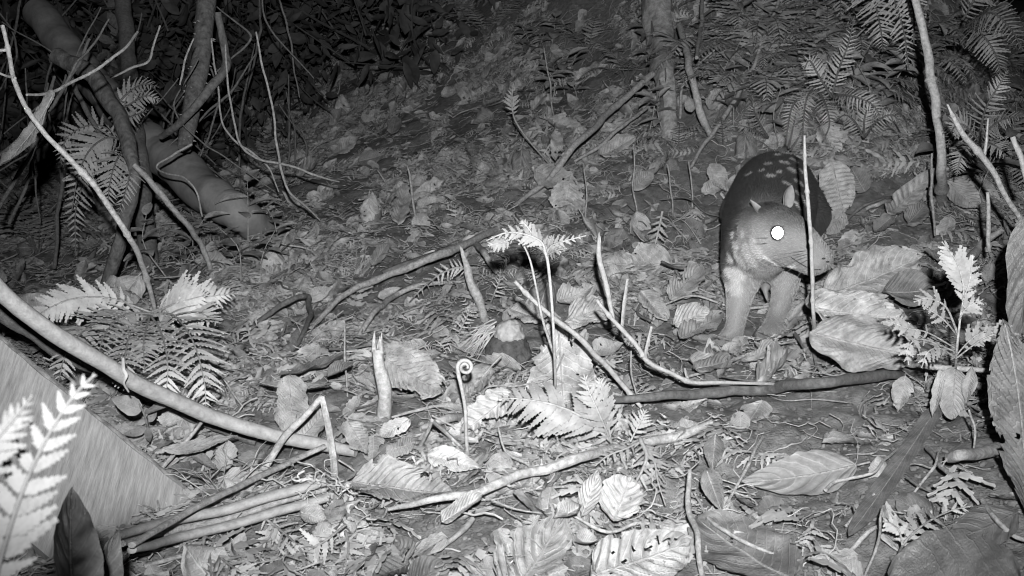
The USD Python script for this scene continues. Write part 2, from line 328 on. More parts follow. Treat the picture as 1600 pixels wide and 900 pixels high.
def leaf(label, base, tip, wpx, tone='leaf_mid', t=.5, spin=0.0, lift=.02, petiole=None, name='dead_leaf', cat='dead leaf', group=None, normal=None, rib=True, ribtone=None, **kw):
    """one leaf from the pixel of its base to that of its tip (each lying on the ground unless a depth is given)"""
    if not isinstance(base, np.ndarray):
        base = base if len(base) > 2 else (*base, None, lift)
        tip = tip if len(tip) > 2 else (*tip, None, lift)
        B, T = at(base), at(tip)
    else: B, T = base, np.asarray(tip)
    if base.__class__ is not np.ndarray and base[2] is None and t >= .6:                  # a leaf propped on its neighbours: its far end stands clear of the ground
        db, dt = depth_of(B), depth_of(T); near = min(db, dt); k = .3
        B, T = P(base[0], base[1], near + (db - near) * k), P(tip[0], tip[1], near + (dt - near) * k)
    M = (B + T) / 2; gn = gnormal(M[0], M[1]); vw = VIEW(M)
    N = nrm(gn * (1 - t) + vw * t) if normal is None else nrm(normal)
    R = frame(T - B, N)
    if spin:
        c, s = math.cos(spin), math.sin(spin); R = np.stack([R[0], c * R[1] + s * R[2], -s * R[1] + c * R[2]])
    L = np.linalg.norm(T - B)
    side = R[1] - vw * (R[1] @ vw)
    W = wpx * depth_of(M) / FPX / max(np.linalg.norm(side), .4)
    if base.__class__ is not np.ndarray and len(base) > 3 or (base.__class__ is tuple and base[2] is None):
        sink = .45 * W * abs(R[1] @ gn)                        # keep the lower edge out of the soil: slide the leaf towards the eye
        M2 = M + vw * sink * .8 / max(gn @ vw, .25) * .55
        sh = M2 - M; B, T = B + sh, T + sh
    kw.setdefault('seed', abs(hash((round(B[0] * 1e4), round(T[0] * 1e4)))) % 9973)
    kw.setdefault('bite', .26 if tone in ('leaf_mid', 'leaf_pale', 'leaf_white', 'leaf_dim') and kw.get('kind') != 'strap' else 0)
    V, F, uv, mid = blade(L, W, **kw)
    V = V @ R + B; mid = mid @ R + B; footprint(V)
    if not rib:
        return single(name, (V, F), tone, label, cat, group, uv=uv, base=B)
    th = Thing(name, label, cat, B, group)
    th.part('blade', (V, F), tone, True, uv)
    pts = mid[1:-2:2]
    if petiole is not None: 
        pp = [at(q) for q in petiole]; pts = np.vstack([catmull([pp[0], *pp[1:], mid[1]] if len(pp) > 1 else [pp[0], mid[1]], 8)[:-1], pts])
    rr = np.linspace(1, .35, len(pts)) * max(.0011, min(.0024, W * .02))
    th.part('midrib', tube(pts + R[2] * .0004, rr, 5), ribtone or {'leaf_white': 'stem_white', 'leaf_pale': 'stem_pale', 'leaf_dark': 'stem_dark', 'leaf_plain_dark': 'stem_dark', 'leaf_dim': 'stem_mid'}.get(tone, 'stem_mid'))
    return th
def stand(spec):
    """the same pixels, but standing at the distance of the spot where the stem meets the ground"""
    foot = min(spec, key=lambda q: (q[3] if len(q) > 3 else 0) if q[2] is None else 9); d0 = gdepth(foot[0], foot[1])
    return [q if q is foot else (q[0], q[1], d0 - .0002 * abs(q[1] - foot[1])) for q in spec]
def tube_pts(spec, wpx, n=None, lift_r=True):
    P3 = [at(s) for s in spec]; k = n or max(6, 5 * len(spec))
    C = catmull(P3, k); w = np.interp(np.linspace(0, 1, k), np.linspace(0, 1, len(np.atleast_1d(wpx))), np.atleast_1d(wpx))
    R = np.array([w[i] / 2 * depth_of(C[i]) / FPX for i in range(k)]); return C, R
def stick(label, spec, wpx, tone='stem_mid', name='stick', cat='stick', group=None, forks=(), rough=.18, sides=8, flat=1.0, splinter=0, nodes=0, seed=None, kind=None, upright=False, clear=False, wander=.022):
    """a stem through pixels; forks are (spec, width) side twigs; splinter gives its last end torn fibres; nodes swells it here and there"""
    seed = seed if seed is not None else len(USED) * 7 % 997
    if upright: spec = stand(spec)
    r = np.random.default_rng(seed); Q = [at(q) for q in spec]; C, R = tube_pts(spec, wpx, int(np.clip(sum(np.linalg.norm(Q[i + 1] - Q[i]) for i in range(len(Q) - 1)) / .008, 14, 140)))
    jit = (meshkit.fbm(C * 14 + seed, 3, seed)[:, None] * 1 - .5); C = C + jit * R[:, None] * .8 * nrm(r.normal(size=3)); env = np.sin(np.linspace(0, np.pi, len(C)))[:, None] * wander; C = C + env * ((meshkit.fbm(C * 11 + seed * 1.3, 2, seed + 5) - .5)[:, None] * RGT + (meshkit.fbm(C * 11 + seed * 2.1, 2, seed + 6) - .5)[:, None] * UPV)
    if nodes:
        for k in np.linspace(.1, .9, nodes):
            i = int(k * (len(R) - 1) + r.integers(-1, 2)); R[np.clip(i, 0, len(R) - 1)] *= 1.45
    body = tube(C, R, sides, flat, True, rough, seed)
    if clear: footprint(C)
    if not forks and not splinter:
        return single(name, body, tone, label, cat, group, kind, smooth=50)
    th = Thing(name, label, cat, C[0], group); th.part('stem', body, tone, 50)
    for sp, w in forks:
        c2, r2 = tube_pts(sp, w); th.part('side_twig', tube(c2, r2, 6, 1, True, rough, seed + 1), tone, 50)
    if splinter:
        for k in range(splinter):
            d = nrm(nrm(C[-1] - C[-3]) + r.normal(size=3) * .12); o = r.normal(size=3) * R[-1] * .5
            l = R[-1] * r.uniform(1.2, 3.4)
            th.part('splinter', tube(np.array([C[-2] + o, C[-1] + o + d * l * .5, C[-1] + o + d * l]), np.array([R[-1] * .5, R[-1] * .35, R[-1] * .05]), 5), tone, 50)
    return th
def pinna(B, D, N, l, w, lobes=7, droop=.15, fwd=.45, notch=.35, seed=0):
    """one leaflet from B along D, toothed on both sides, its face towards N"""
    D = nrm(D); S = nrm(np.cross(N, D)); N = np.cross(D, S); V, F = [], []
    r = np.random.default_rng(seed); s = np.linspace(0, 1, lobes + 1)
    mid = np.array([B + D * l * k - N * droop * l * k * k for k in s])
    V += list(mid)
    for sg in (-1, 1):
        for i in range(lobes):
            c = (s[i] + s[i + 1]) / 2; wd = w * .5 * (1 - c) ** .55 * (min(1, .55 + c * 3)) * r.uniform(.85, 1.12); st = l / lobes
            m = mid[i] * .5 + mid[i + 1] * .5
            t1 = m + S * sg * wd + D * st * fwd - N * droop * l * .1 + N * r.normal() * w * .035
            i1 = mid[i] + S * sg * wd * notch; i2 = mid[i + 1] + S * sg * wd * notch
            o = m + S * sg * wd * .75 - D * st * .28 + N * w * .03
            n0 = len(V); V += [i1, o, t1, i2]
            F += [[i, n0, i + 1], [n0, n0 + 3, i + 1], [n0, n0 + 1, n0 + 3], [n0 + 1, n0 + 2, n0 + 3]] if sg > 0 else [[i, i + 1, n0], [n0, i + 1, n0 + 3], [n0, n0 + 3, n0 + 1], [n0 + 1, n0 + 3, n0 + 2]]
    return np.array(V), np.array(F)
def frond_geo(C, plen, n, N, start=.12, ang=65, lobes=6, wide=.42, droop=.2, seed=0, curve=1.0, notch=.68, jitter=.12, peak=.25, lop=None):
    """leaflets of a frond whose rachis runs through the points C: a list of meshes"""
    r = np.random.default_rng(seed); out = []; T = np.gradient(C, axis=0); m = len(C) - 1
    for k in range(n):
        s = start + (1 - start) * k / (n - 1 + 1e-9) * .985; x = s * m; i = min(int(x), m - 1); p = C[i] + (C[i + 1] - C[i]) * (x - i); t = nrm(T[i] * (1 - x + i) + T[i + 1] * (x - i))
        Nn = nrm(N - t * (N @ t)); S = np.cross(Nn, t)
        q = (s - start) / (1 - start); env = (min(1, .45 + q / max(peak, .01) * .55) if q < peak else (1 - (q - peak) / (1 - peak)) ** .8 * .97 + .03)
        for sg in (-1, 1):
            if lop is not None and sg == lop and r.random() < .85: continue
            if r.random() < .03: continue
            a = math.radians(ang * (1 - .35 * q) + r.normal() * 5)
            D = t * math.cos(a) + S * sg * math.sin(a) - Nn * r.normal(.04, jitter)
            l = plen * env * r.uniform(.88, 1.08)
            if l < plen * .05: l = plen * .05
            out.append(pinna(p, D, nrm(Nn + S * r.normal() * jitter + t * r.normal() * jitter * .5), l, l * wide if wide < 1 else wide, lobes, droop, .45, notch, seed * 100 + k * 2 + (sg > 0)))
    return out
def frond_part(th, C, R, geo, tone, stone, separate, frond='frond'):
    """adds a frond to a thing: its rachis, and each leaflet as a part of it where they can be told apart"""
    fp = th.part(frond, tube(C, R, 5), stone)
    if separate:
        for g in geo: th.part('leaflet', g, tone, False, None, fp)
    else: th.part('leaflet_blade', join(geo), tone, False, None, fp, 'stuff')
def fern(label, specs, tone='fern_mid', stone='stem_mid', name='fern', cat='fern', group=None, separate=False):
    """specs: list of dict(pts pixels, len leaflet pixels, n, w rachis pixels, ...)"""
    th = None
    for k, s in enumerate(specs):
        if separate and 'bright' not in name: footprint(np.array([at(q) for q in s['pts']]))
        s = dict(s); pts = [q if q[2] is None else (q[0], q[1], min(q[2], gdepth(q[0], q[1]) - .07)) for q in s.pop('pts')]; C, R = tube_pts(stand(pts) if s.pop('upright', False) else pts, s.pop('w', [4, 1.5]), 24)
        if th is None: th = Thing(name, label, cat, C[0], group)
        mid = C[len(C) // 2]; lp = s.pop('len'); up = s.pop('up', .35)
        N = nrm(VIEW(mid) + np.array([0, 0, up]) + np.array(s.pop('tilt', (0, 0, 0))))
        geo = frond_geo(C, lp * depth_of(mid) / FPX, s.pop('n', 14), N, seed=s.pop('seed', k * 13 + len(USED)), **s)
        frond_part(th, C, R, geo, tone, stone, separate)
    return th
def rosette(label, p, k, L, tone, group=None, n=15, name='fern_plant', seed=0, plen=.22, arch=1.0, az=None, cat='fern', lobes=5):
    r = np.random.default_rng(seed); th = Thing(name, label, cat, p, group)
    for i in range(k):
        a = (az[0] + (az[1] - az[0]) * (i + .5) / k if az else i * 2 * np.pi / k) + r.normal() * .2
        e = r.uniform(.7, 1.25); l = L * r.uniform(.7, 1.1); pts = [np.array(p)]; d = np.array([math.sin(a) * math.cos(e), math.cos(a) * math.cos(e), math.sin(e)])
        for j in range(11):
            pts.append(pts[-1] + d * l / 11); d = nrm(d + np.array([0, 0, -.16 * arch * r.uniform(.7, 1.3)]))
        C = np.array(pts); side = np.cross(d, [0, 0, 1]); N = nrm(np.cross(side, C[6] - C[4]) * 1 + [0, 0, .3]); N = N if N[2] > 0 else -N
        geo = frond_geo(C, l * plen, n, N, start=.22, lobes=lobes, seed=seed * 31 + i, wide=.3)
        frond_part(th, C, np.linspace(.0025, .0008, len(C)), geo, tone, 'stem_dark', False)
    return th
# ---------------------------------------------------------------- the spotted paca
def hull(balls):
    return m3.Manifold.batch_hull([m3.Manifold.sphere(r, 28).translate(tuple(map(float, c))) for c, r in balls])
def build_paca():
    J = lambda px, py, d, r: (P(px, py, d), r)
    rump, back, mid = J(1210, 300, 2.62, .105), J(1206, 320, 2.5, .108), J(1199, 347, 2.38, .105)
    sho, chest = J(1186, 394, 2.25, .082), J(1181, 406, 2.205, .055)
    belly = J(1200, 378, 2.42, .085)
    nk, nk2 = J(1186, 372, 2.14, .07), J(1193, 385, 2.1, .062)
    crown, cheek, jaw = J(1203, 353, 2.05, .051), J(1207, 379, 2.04, .05), J(1222, 384, 2.02, .042)
    brow, muz = J(1234, 364, 2.0, .039), J(1257, 387, 1.975, .037)
    nose, lip = J(1281, 405, 1.955, .0265), J(1270, 412, 1.955, .025)
    chin = J(1243, 399, 1.985, .027)
    fl = [J(1164, 416, 2.19, .050), J(1157, 455, 2.18, .031), J(1151, 492, 2.17, .0215), J(1148, 516, 2.165, .019)]
    fr = [J(1220, 410, 2.22, .050), J(1227, 448, 2.21, .028), J(1217, 484, 2.22, .020), J(1207, 508, 2.2, .0175)]
    def dn(px, py, lift): return G(px, py, lift)
    toesL = [(dn(1143 + dx, 526 + dy, .012), .0115) for dx, dy in ((-11, 0), (-2, 3), (8, 2))]
    toesR = [(dn(1203 + dx, 519 + dy, .011), .0105) for dx, dy in ((-12, 1), (-2, 4), (9, 3), (20, -1))]
    GU = lambda px, py, h: G(px, py) + [0, 0, h]
    hl = [J(1246, 332, 2.58, .076), (GU(1268, 404, .11), .045), (GU(1264, 398, .05), .024), (GU(1262, 408, .016), .019)]
    hl2 = [J(1168, 335, 2.6, .07), (GU(1164, 404, .11), .045), (GU(1168, 398, .05), .024), (GU(1166, 408, .016), .019)]
    chains = [[rump, back, mid], [mid, sho], [mid, belly, rump], [belly, sho], [sho, chest], [sho, nk], [nk, nk2, crown], [nk2, cheek, crown], [chest, nk2], [mid, nk],
              [crown, cheek, jaw], [crown, brow, jaw], [brow, jaw, muz], [muz, chin, jaw], [muz, nose], [muz, lip, nose], [chin, lip, muz],
              [sho, fl[0]], [chest, fl[0]], fl[:2], fl[1:3], fl[2:4], [sho, fr[0]], [chest, fr[0]], fr[:2], fr[1:3], fr[2:4],
              *[[fl[3], t] for t in toesL], *[[fr[3], t] for t in toesR], [rump, hl[0]], hl[:2], hl[1:3], hl[2:4], [rump, hl2[0]], hl2[:2], hl2[1:3], hl2[2:4]]
    body = m3.Manifold.batch_boolean([hull(c) for c in chains], m3.OpType.Add)
    body = body.refine_to_length(.009); mm = body.to_mesh()
    tm = trimesh.Trimesh(mm.vert_properties[:, :3], mm.tri_verts, process=False)
    trimesh.smoothing.filter_taubin(tm, .5, .53, 30); trimesh.smoothing.filter_laplacian(tm, .4, 4)
    V = np.array(tm.vertices)
    gz = ground(V[:, 0], V[:, 1]) + .001; V[:, 2] = np.maximum(V[:, 2], gz - .004)
    tm.vertices = V
    ints = tm.ray
    def hit(px, py):
        loc, _, _ = tm.ray.intersects_location([EYE], [nrm(ray(px, py))])
        return loc[np.argmin(np.linalg.norm(loc - EYE, axis=1))] if len(loc) else None
    # coat: dark back, paler shoulder, legs and cheeks, rows of white spots on the flank
    ax = nrm(rump[0] - sho[0]); head_pts = np.array([crown[0], cheek[0], jaw[0], muz[0], nose[0], brow[0]])
    spots = [(1150, 385, 7), (1142, 400, 7), (1156, 408, 9), (1166, 392, 8), (1176, 378, 6), (1139, 424, 6), (1152, 430, 9), (1165, 425, 10), (1174, 408, 9), (1136, 446, 5), (1150, 450, 8), (1146, 368, 4), (1160, 366, 5), (1182, 395, 8),
             (1226, 240, 5.2), (1224, 255, 5.2), (1240, 252, 5.2), (1238, 268, 6.5), (1216, 270, 3.9), (1200, 257, 3.9), (1203, 276, 5.2), (1171, 273, 3.9), (1228, 288, 5.2), (1246, 285, 5.2), (1250, 268, 5.2), (1248, 305, 6.5), (1258, 320, 6.5), (1243, 320, 5.2), (1234, 228, 3.9), (1214, 243, 3.9), (1252, 250, 3.9), (1190, 268, 3.2)]
    sp = [(h, r * depth_of(h) / FPX) for x, y, r in spots if (h := hit(x, y)) is not None]
    jawline = [h for k in np.linspace(0, 1, 14) if (h := hit(1196 + 46 * k, 402 + 13 * math.sin(k * 2.2) + 4 * k)) is not None]
    eyeP = hit(1215, 364)
    def coat(p):
        p = np.asarray(p); s = (p - sho[0]) @ ax; h = p[:, 2] - (sho[0][2] + s * ax[2])
        q = (p - P(1160, 375, 2.2)); nz = meshkit.fbm(p * 34, 4, 4) - .5
        dark = 1 / (1 + np.exp(-(s * 26 + h * 18 - .25 + nz * 2.0)))
        lat = -(q @ RGT) - .012 + .01 * nz; fl_h = p[:, 2] - (fl[1][0][2] + .01); dark = np.clip(dark + .82 / (1 + np.exp(-lat * 110)) / (1 + np.exp(-fl_h * 80)), 0, 1)
        tone = .235 * (1 - dark) + .034 * dark
        hd = np.min(np.linalg.norm(p[:, None] - head_pts[None], axis=2), axis=1) < .075
        up = np.clip((p[:, 2] - (cheek[0][2] + .018)) / .05, 0, 1)
        dm = (p - cheek[0]) @ nrm(nose[0] - cheek[0])
        face = .21 * (1 - up * .8) * (1 - .22 * np.clip(dm / .12, 0, 1)); front = np.clip(((EYE - p) / np.linalg.norm(EYE - p, axis=1, keepdims=True) * nrm(EYE - crown[0])).sum(1), 0, 1)
        isH = hd & (np.min(np.linalg.norm(p[:, None] - head_pts[None], axis=2), axis=1) < .9 * np.linalg.norm(p - nk[0], axis=1) + .0)
        tone = np.where(isH, face + nz * .08, tone + nz * .05 * (1 - dark))
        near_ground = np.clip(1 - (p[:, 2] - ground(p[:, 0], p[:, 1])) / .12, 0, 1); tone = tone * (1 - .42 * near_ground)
        for c, r in sp:
            d = np.linalg.norm(p - c, axis=1); tone = tone + (np.maximum(tone, .36 if depth_of(c) < 2.3 else .27) - tone) * np.clip((1.9 * r + nz * r * 1.2 - d) / (.7 * r), 0, 1) * .8
        for c in jawline:
            d = np.linalg.norm(p - c, axis=1); tone = tone + (.5 - tone) * np.clip((.006 - d) / .003, 0, 1) * .95
        d = np.linalg.norm(p - eyeP, axis=1); tone = np.where(d < .0165, .05, tone)
        return np.clip(tone, .02, .7)
    th = Thing('paca', 'spotted paca standing on the litter, head turned aside, one eye shining', 'paca', G(1180, 515))
    def coloured(path, col, interp):
        pv = UsdGeom.PrimvarsAPI(stage.GetPrimAtPath(path)).CreatePrimvar('coat', Sdf.ValueTypeNames.Color3fArray, interp)
        pv.Set(Vt.Vec3fArray.FromNumpy(np.repeat(np.asarray(col, np.float32)[:, None], 3, 1)))
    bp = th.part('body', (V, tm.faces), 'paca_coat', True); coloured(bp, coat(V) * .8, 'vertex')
    # short fur, lying back along the body
    rng = np.random.default_rng(5); N0 = 110000
    pts, fi = trimesh.sample.sample_surface(tm, N0, seed=3); nn = tm.face_normals[fi]
    vis = ((EYE - pts) * nn).sum(1) > -.25 * np.linalg.norm(EYE - pts, axis=1); pts, nn = pts[vis], nn[vis]
    dEye = np.linalg.norm(pts - eyeP, axis=1); k = dEye > .0125; pts, nn = pts[k], nn[k]
    hd = np.min(np.linalg.norm(pts[:, None] - head_pts[None], axis=2), axis=1) < .07
    low = pts[:, 2] - ground(pts[:, 0], pts[:, 1])
    flow = np.where(hd[:, None], nrm(nk[0] - nose[0])[None], np.where((low < .12)[:, None], np.array([[0, .1, -1.0]]), (ax * .7 + np.array([0, 0, -.55]))[None]))
    flow = flow - nn * (flow * nn).sum(1, keepdims=True); flow /= np.maximum(np.linalg.norm(flow, axis=1, keepdims=True), 1e-6)
    lens = np.where(hd, .0042, np.where(low < .12, .0045, .0095)) * rng.uniform(.7, 1.2, len(pts)); jit = rng.normal(size=pts.shape) * .2
    d1 = flow * .95 + nn * .42 + jit; d2 = flow * 1.0 + nn * .08 + jit
    p1 = pts + d1 * (lens * .5)[:, None]; p2 = p1 + d2 * (lens * .5)[:, None]
    C = np.stack([pts - nn * .0006, p1, p2], 1).reshape(-1, 3) - th.base
    cp = numbered(th.path, 'fur'); cv = UsdGeom.BasisCurves.Define(stage, cp)
    cv.CreateTypeAttr('linear'); cv.CreatePointsAttr(Vt.Vec3fArray.FromNumpy(C.astype(np.float32))); cv.CreateCurveVertexCountsAttr(Vt.IntArray.FromNumpy(np.full(len(pts), 3, np.int32)))
    cv.CreateWidthsAttr(Vt.FloatArray.FromNumpy(np.tile(np.array([.0009, .0007, .0002], np.float32), len(pts)))); cv.SetWidthsInterpolation('vertex')
    UsdShade.MaterialBindingAPI.Apply(cv.GetPrim()).Bind(UsdShade.Material.Get(stage, look('paca_coat'))); cv.GetPrim().SetCustomDataByKey('kind', 'stuff')
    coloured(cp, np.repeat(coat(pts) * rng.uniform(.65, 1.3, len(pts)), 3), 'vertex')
    # eye: a dark rim round a mirror-like retina that throws the flash straight back
    en = VIEW(eyeP); e0 = eyeP + en * .0005
    S = trimesh.creation.icosphere(3, .0142).vertices; Fs = trimesh.creation.icosphere(3, .0142).faces
    th.part('eyelid', (S * .0 + S @ np.diag([1.03, 1.03, 1.1]) * 1.0 + e0 - en * .0065, Fs), 'eye_rim')
    Rm = frame(np.cross([0, 0, 1], en), en); a = np.linspace(0, 2 * np.pi, 33)[:-1]
    ring = [np.stack([np.cos(a) * r * .0115, np.sin(a) * r * .0128, np.full(32, .0095 - .0012 * r * r)], 1) for r in (1, .66, .33)]
    EV = np.vstack([*ring, [[0, 0, .0095]]]) @ Rm + e0; EF = []
    for q in range(2):
        for i in range(32):
            i2 = (i + 1) % 32; EF += [[q * 32 + i, q * 32 + i2, (q + 1) * 32 + i2], [q * 32 + i, (q + 1) * 32 + i2, (q + 1) * 32 + i]]
    EF += [[64 + i, 64 + (i + 1) % 32, 96] for i in range(32)]
    th.part('shining_eye', (EV, np.array(EF)), 'eye_mirror', True, None, None, None, 'round eye throwing back the white flash')
    # ears
    def ear(spec, w, N, nm='ear'):
        Pp = [at(s) for s in spec]; C = catmull(Pp, 9); V, F = [], []; n = nrm(N)
        t = nrm(C[-1] - C[0]); s = nrm(np.cross(n, t)); ws = np.array([.7, .9, 1, 1, .95, .85, .7, .45, .1]) * w / 2
        for i in range(9):
            for v in np.linspace(-1, 1, 7): V.append(C[i] + s * ws[i] * v - n * (.006 * (1 - v * v)) * (1 - i / 10))
        for i in range(8):
            for j in range(6): q = i * 7 + j; F += [[q, q + 1, q + 8], [q, q + 8, q + 7]]
        V = np.array(V); F = np.array(F); nb = len(V)
        V2 = V - n * .003; F = np.vstack([F, F[:, ::-1] + nb])
        E = [(i * 7, (i + 1) * 7) for i in range(8)] + [(i * 7 + 13, i * 7 + 6) for i in range(8)] + [(56 + j, 57 + j) for j in range(6)]
        F = np.vstack([F, [[b, x, x + nb] for x, b in E], [[b, x + nb, b + nb] for x, b in E]])
        th.part(nm, (np.vstack([V, V2]), F), 'paca_ear')
    ear([(1205, 342, 2.035), (1190, 331, 2.025), (1172, 312, 2.03)], .019, VIEW(crown[0]) + np.array([-.2, 0, 1.0]))
    ear([(1231, 322, 2.035), (1234, 305, 2.04), (1237, 289, 2.05)], .024, VIEW(crown[0]) + np.array([.5, 0, .2]))
    # nostril, mouth line, whiskers, teats, claws
    for x, y in ((1287, 404), (1293, 409)):
        h = hit(x, y)
        if h is not None: th.part('nostril', (trimesh.creation.icosphere(2, 1).vertices @ np.diag([.0036, .003, .002]) + h, trimesh.creation.icosphere(2, 1).faces), 'eye_rim')
    ml = [h + VIEW(h) * .0015 for x, y in ((1236, 402), (1246, 409), (1258, 416), (1270, 421), (1282, 421)) if (h := hit(x, y)) is not None]
    if len(ml) > 2: th.part('mouth', tube(catmull(ml, 14), .001, 5), 'eye_rim')
    wk = []
    for x, y, dx, dy in ((1262, 397, -46, 14), (1258, 402, -52, 22), (1266, 404, -48, 30), (1260, 392, -50, 4), (1268, 410, -34, 40), (1256, 396, -60, 10), (1200, 372, -26, -3), (1199, 380, -24, 1)):
        h = hit(x, y)
        if h is not None: d = depth_of(h); wk.append(tube(catmull([h, P(x + dx * .5, y + dy * .4, d - .035), P(x + dx, y + dy, d - .03)], 8), np.linspace(.0005, .0002, 8), 4))
    th.part('whisker', join(wk), 'stem_mid', True, None, None, 'stuff')
    for x0, y0, x1, y1, d in ((1166, 462, 1169, 477, 2.17), (1196, 454, 1199, 470, 2.175)):
        th.part('teat', tube(catmull([P(x0, y0 - 6, d + .01), P(x0, y0, d), P(x1, y1, d)], 8), np.array([.012, .011, .0095, .0075, .006, .005, .0035, .001]), 9), 'paca_ear')
    for c, r in toesL + toesR:
        f = nrm(VIEW(c) * [1, 1, 0]); th.part('claw', tube(np.array([c + f * .006, c + f * .014, c + f * .021 - [0, 0, .006]]), np.array([.0045, .0035, .0008]), 6), 'stem_mid')
usdkit.material(stage, look('paca_coat'), {'a': ('attribute', {'attribute': 'coat'}), 'p': ('principled_bsdf', {'roughness': .6, 'specular_ior_level': .2})}, [('a.color', 'p.base_color')], surface='p.BSDF')
mat_plain('paca_ear', .09, .17, 60, .6, .2, 300)
mat_plain('eye_rim', .015, .02, 60, .4, .1, 300)
usdkit.material(stage, look('eye_mirror'), {'g': ('glossy_bsdf', {'color': (.95, .95, .95), 'roughness': .3})}, [], surface='g.BSDF')
build_paca()
footprint(np.array([G(x, y) for x in range(1120, 1236, 6) for y in range(505, 546, 6)]))
# ---------------------------------------------------------------- trunks, lianas and stems at the dark left
N_ = None
def trunk(label, spec, wpx, tone='bark', name='tree_trunk', cat='tree trunk', **kw): return stick(label, spec, wpx, tone, name, cat, sides=24, rough=.02, **kw)
trunk('thick smooth trunk leaning down to a spreading root in the left gloom', [(60, 20, 4.1), (150, 130, 3.8), (215, 208, 3.55), (290, 270, 3.3), (362, 330, 3.08), (424, 368, None, -.015), (480, 404, None, -.05), (560, 450, None, -.16)], [48, 50, 58, 66, 58, 46, 34, 20], 'log_smooth', name='leaning_tree', wander=0)
trunk('upright dim trunk standing behind the curved liana on the left', [(236, 470, 3.0), (228, 380, 3.05), (222, 290, 3.15), (214, 200, 3.3), (200, 90, 3.7), (186, -60, 4.0)], [36, 30, 26, 24, 24, 24], 'stem_dark', name='upright_tree')
stick('thick bent liana curving down in front of the leaning trunk', [(90, 90, 2.9), (145, 120, 2.8), (185, 185, 2.7), (207, 250, 2.6), (204, 320, 2.6), (180, 400, 2.6), (164, 455, 2.62)], [24, 26, 24, 20, 20, 19, 17], 'bark', 'liana', 'liana', sides=12)
def thorny():
    spec = [(326, -40, 3.3), (316, 80, 3.2), (305, 140, 3.15), (296, 190, 3.1), (288, 232, 3.05)]
    C, R = tube_pts(spec, [30, 28, 27, 25, 20], 26); th = Thing('thorny_stem', 'upright stem covered in short thorns above the leaning trunk', 'stem', C[-1])
    th.part('stem', tube(C, R, 14, 1, True, .12, 3), 'bark', 50); r = np.random.default_rng(4)
    for k in range(46):
        i = r.integers(1, 25); a = r.uniform(0, 6.28); T = nrm(C[i] - C[i - 1]); s = nrm(np.cross(T, [0, 1, 0])); o = s * math.cos(a) + np.cross(T, s) * math.sin(a); p = C[i] + o * R[i] * .9
        th.part('thorn', tube(np.array([p, p + o * .006, p + o * .012 + T * .002]), np.array([.0032, .002, .0003]), 5), 'stem_mid', 50)
thorny()
stick('smooth looping liana twisted beside the thorny stem', [(340, 20, 3.0), (352, 80, 3.0), (349, 110, 2.98), (325, 145, 2.95), (298, 172, 2.95), (270, 200, 3.0), (252, 214, 3.05)], [11, 13, 14, 14, 13, 11, 10], 'bark', 'liana', 'liana', sides=10)
stick('thin pale vine slanting from the upper left corner to the drooping fern', [(4, 40, 1.75), (16, 90, 1.75), (38, 160, 1.72), (75, 215, 1.72), (130, 278, 1.75), (178, 332, 1.8), (208, 378, 1.85), (228, 430, 1.95), (243, 487, 2.05)], [6, 7, 7.5, 8.5, 9, 9, 9, 8.5, 7], 'stem_pale', 'vine', 'vine', nodes=5,
      forks=[([(12, 78, 1.75), (-10, 80, 1.75), (-40, 82, 1.8)], [5, 4]), ([(24, 122, 1.73), (8, 118, 1.75), (-10, 110, 1.75)], [4, 3])])
stick('thin curved twig crossing the pale vine near the upper left corner', [(42, 148, 1.74), (70, 147, 1.8), (100, 138, 1.85), (130, 124, 1.9), (165, 98, 1.95), (195, 74, 2.0), (215, 50, 2.1)], [4, 5, 5, 5, 5, 4.5, 4], 'stem_mid', 'twig', 'twig')
stick('faint thin twig slanting up behind the curved twig', [(103, 130, 2.2), (122, 100, 2.2), (142, 74, 2.25), (170, 30, 2.3)], [4, 4.5, 4, 3], 'stem_dark', 'twig', 'twig')
stick('thin hanging twig ending in a bent tip right of the curved twig', [(172, 122, 2.6), (205, 108, 2.6), (230, 98, 2.6), (240, 76, 2.6), (250, 40, 2.6)], [3, 4, 4, 3.5, 3], 'stem_mid', 'twig', 'twig')
stick('short dead tendril hanging left of the thorny stem', [(303, 60, 2.6), (292, 90, 2.6), (284, 116, 2.6), (281, 133, 2.6)], [2, 3, 3.5, 2], 'stem_mid', 'tendril', 'tendril')
for lab, sp, w in (('slender vine hanging from the dark and swinging right along the slope', [(352, 70, 2.9), (358, 150, 2.9), (372, 215, 2.9), (400, 245, 2.9), (445, 258, 2.9), (490, 273, 2.9), (530, 284, 2.95)], [3, 3.5, 3.5, 4, 4, 4, 2]),
                   ('thin hanging vine that dangles straight then kinks toward the slope', [(400, 50, 2.8), (412, 110, 2.8), (424, 165, 2.8), (432, 225, 2.8), (440, 262, 2.85), (452, 300, 2.85), (478, 322, 2.9), (500, 344, 2.95)], [3, 3.5, 3.5, 4, 4, 4, 3.5, 2]),
                   ('twin vine hanging between the looping liana and the slope', [(330, 60, 3.0), (338, 120, 3.0), (345, 170, 3.0), (362, 215, 3.0), (392, 238, 3.0), (420, 262, 3.0), (436, 300, 3.0)], [2.5, 3, 3, 3, 3.5, 3, 2]),
                   ('loose root strand trailing from the foot of the leaning trunk', [(300, 225, 2.8), (270, 240, 2.8), (246, 262, 2.8), (300, 290, 2.7), (316, 338, 2.75)], [4, 4, 3, 3, 3])):
    stick(lab, sp, w, 'stem_mid', 'hanging_vine', 'vine')
stick('short slanting stick lying under the root of the leaning trunk', [(210, 258, 2.55), (250, 300, 2.55), (285, 345, 2.6), (318, 385, 2.7), (336, 452, 2.75)], [9, 10, 9, 9, 6], 'stem_mid')
stick('thin pale stick poking from the dark fern beside the bent liana', [(98, 85, 2.9), (122, 150, 2.8), (160, 215, 2.7)], [7, 8, 7], 'stem_dark')
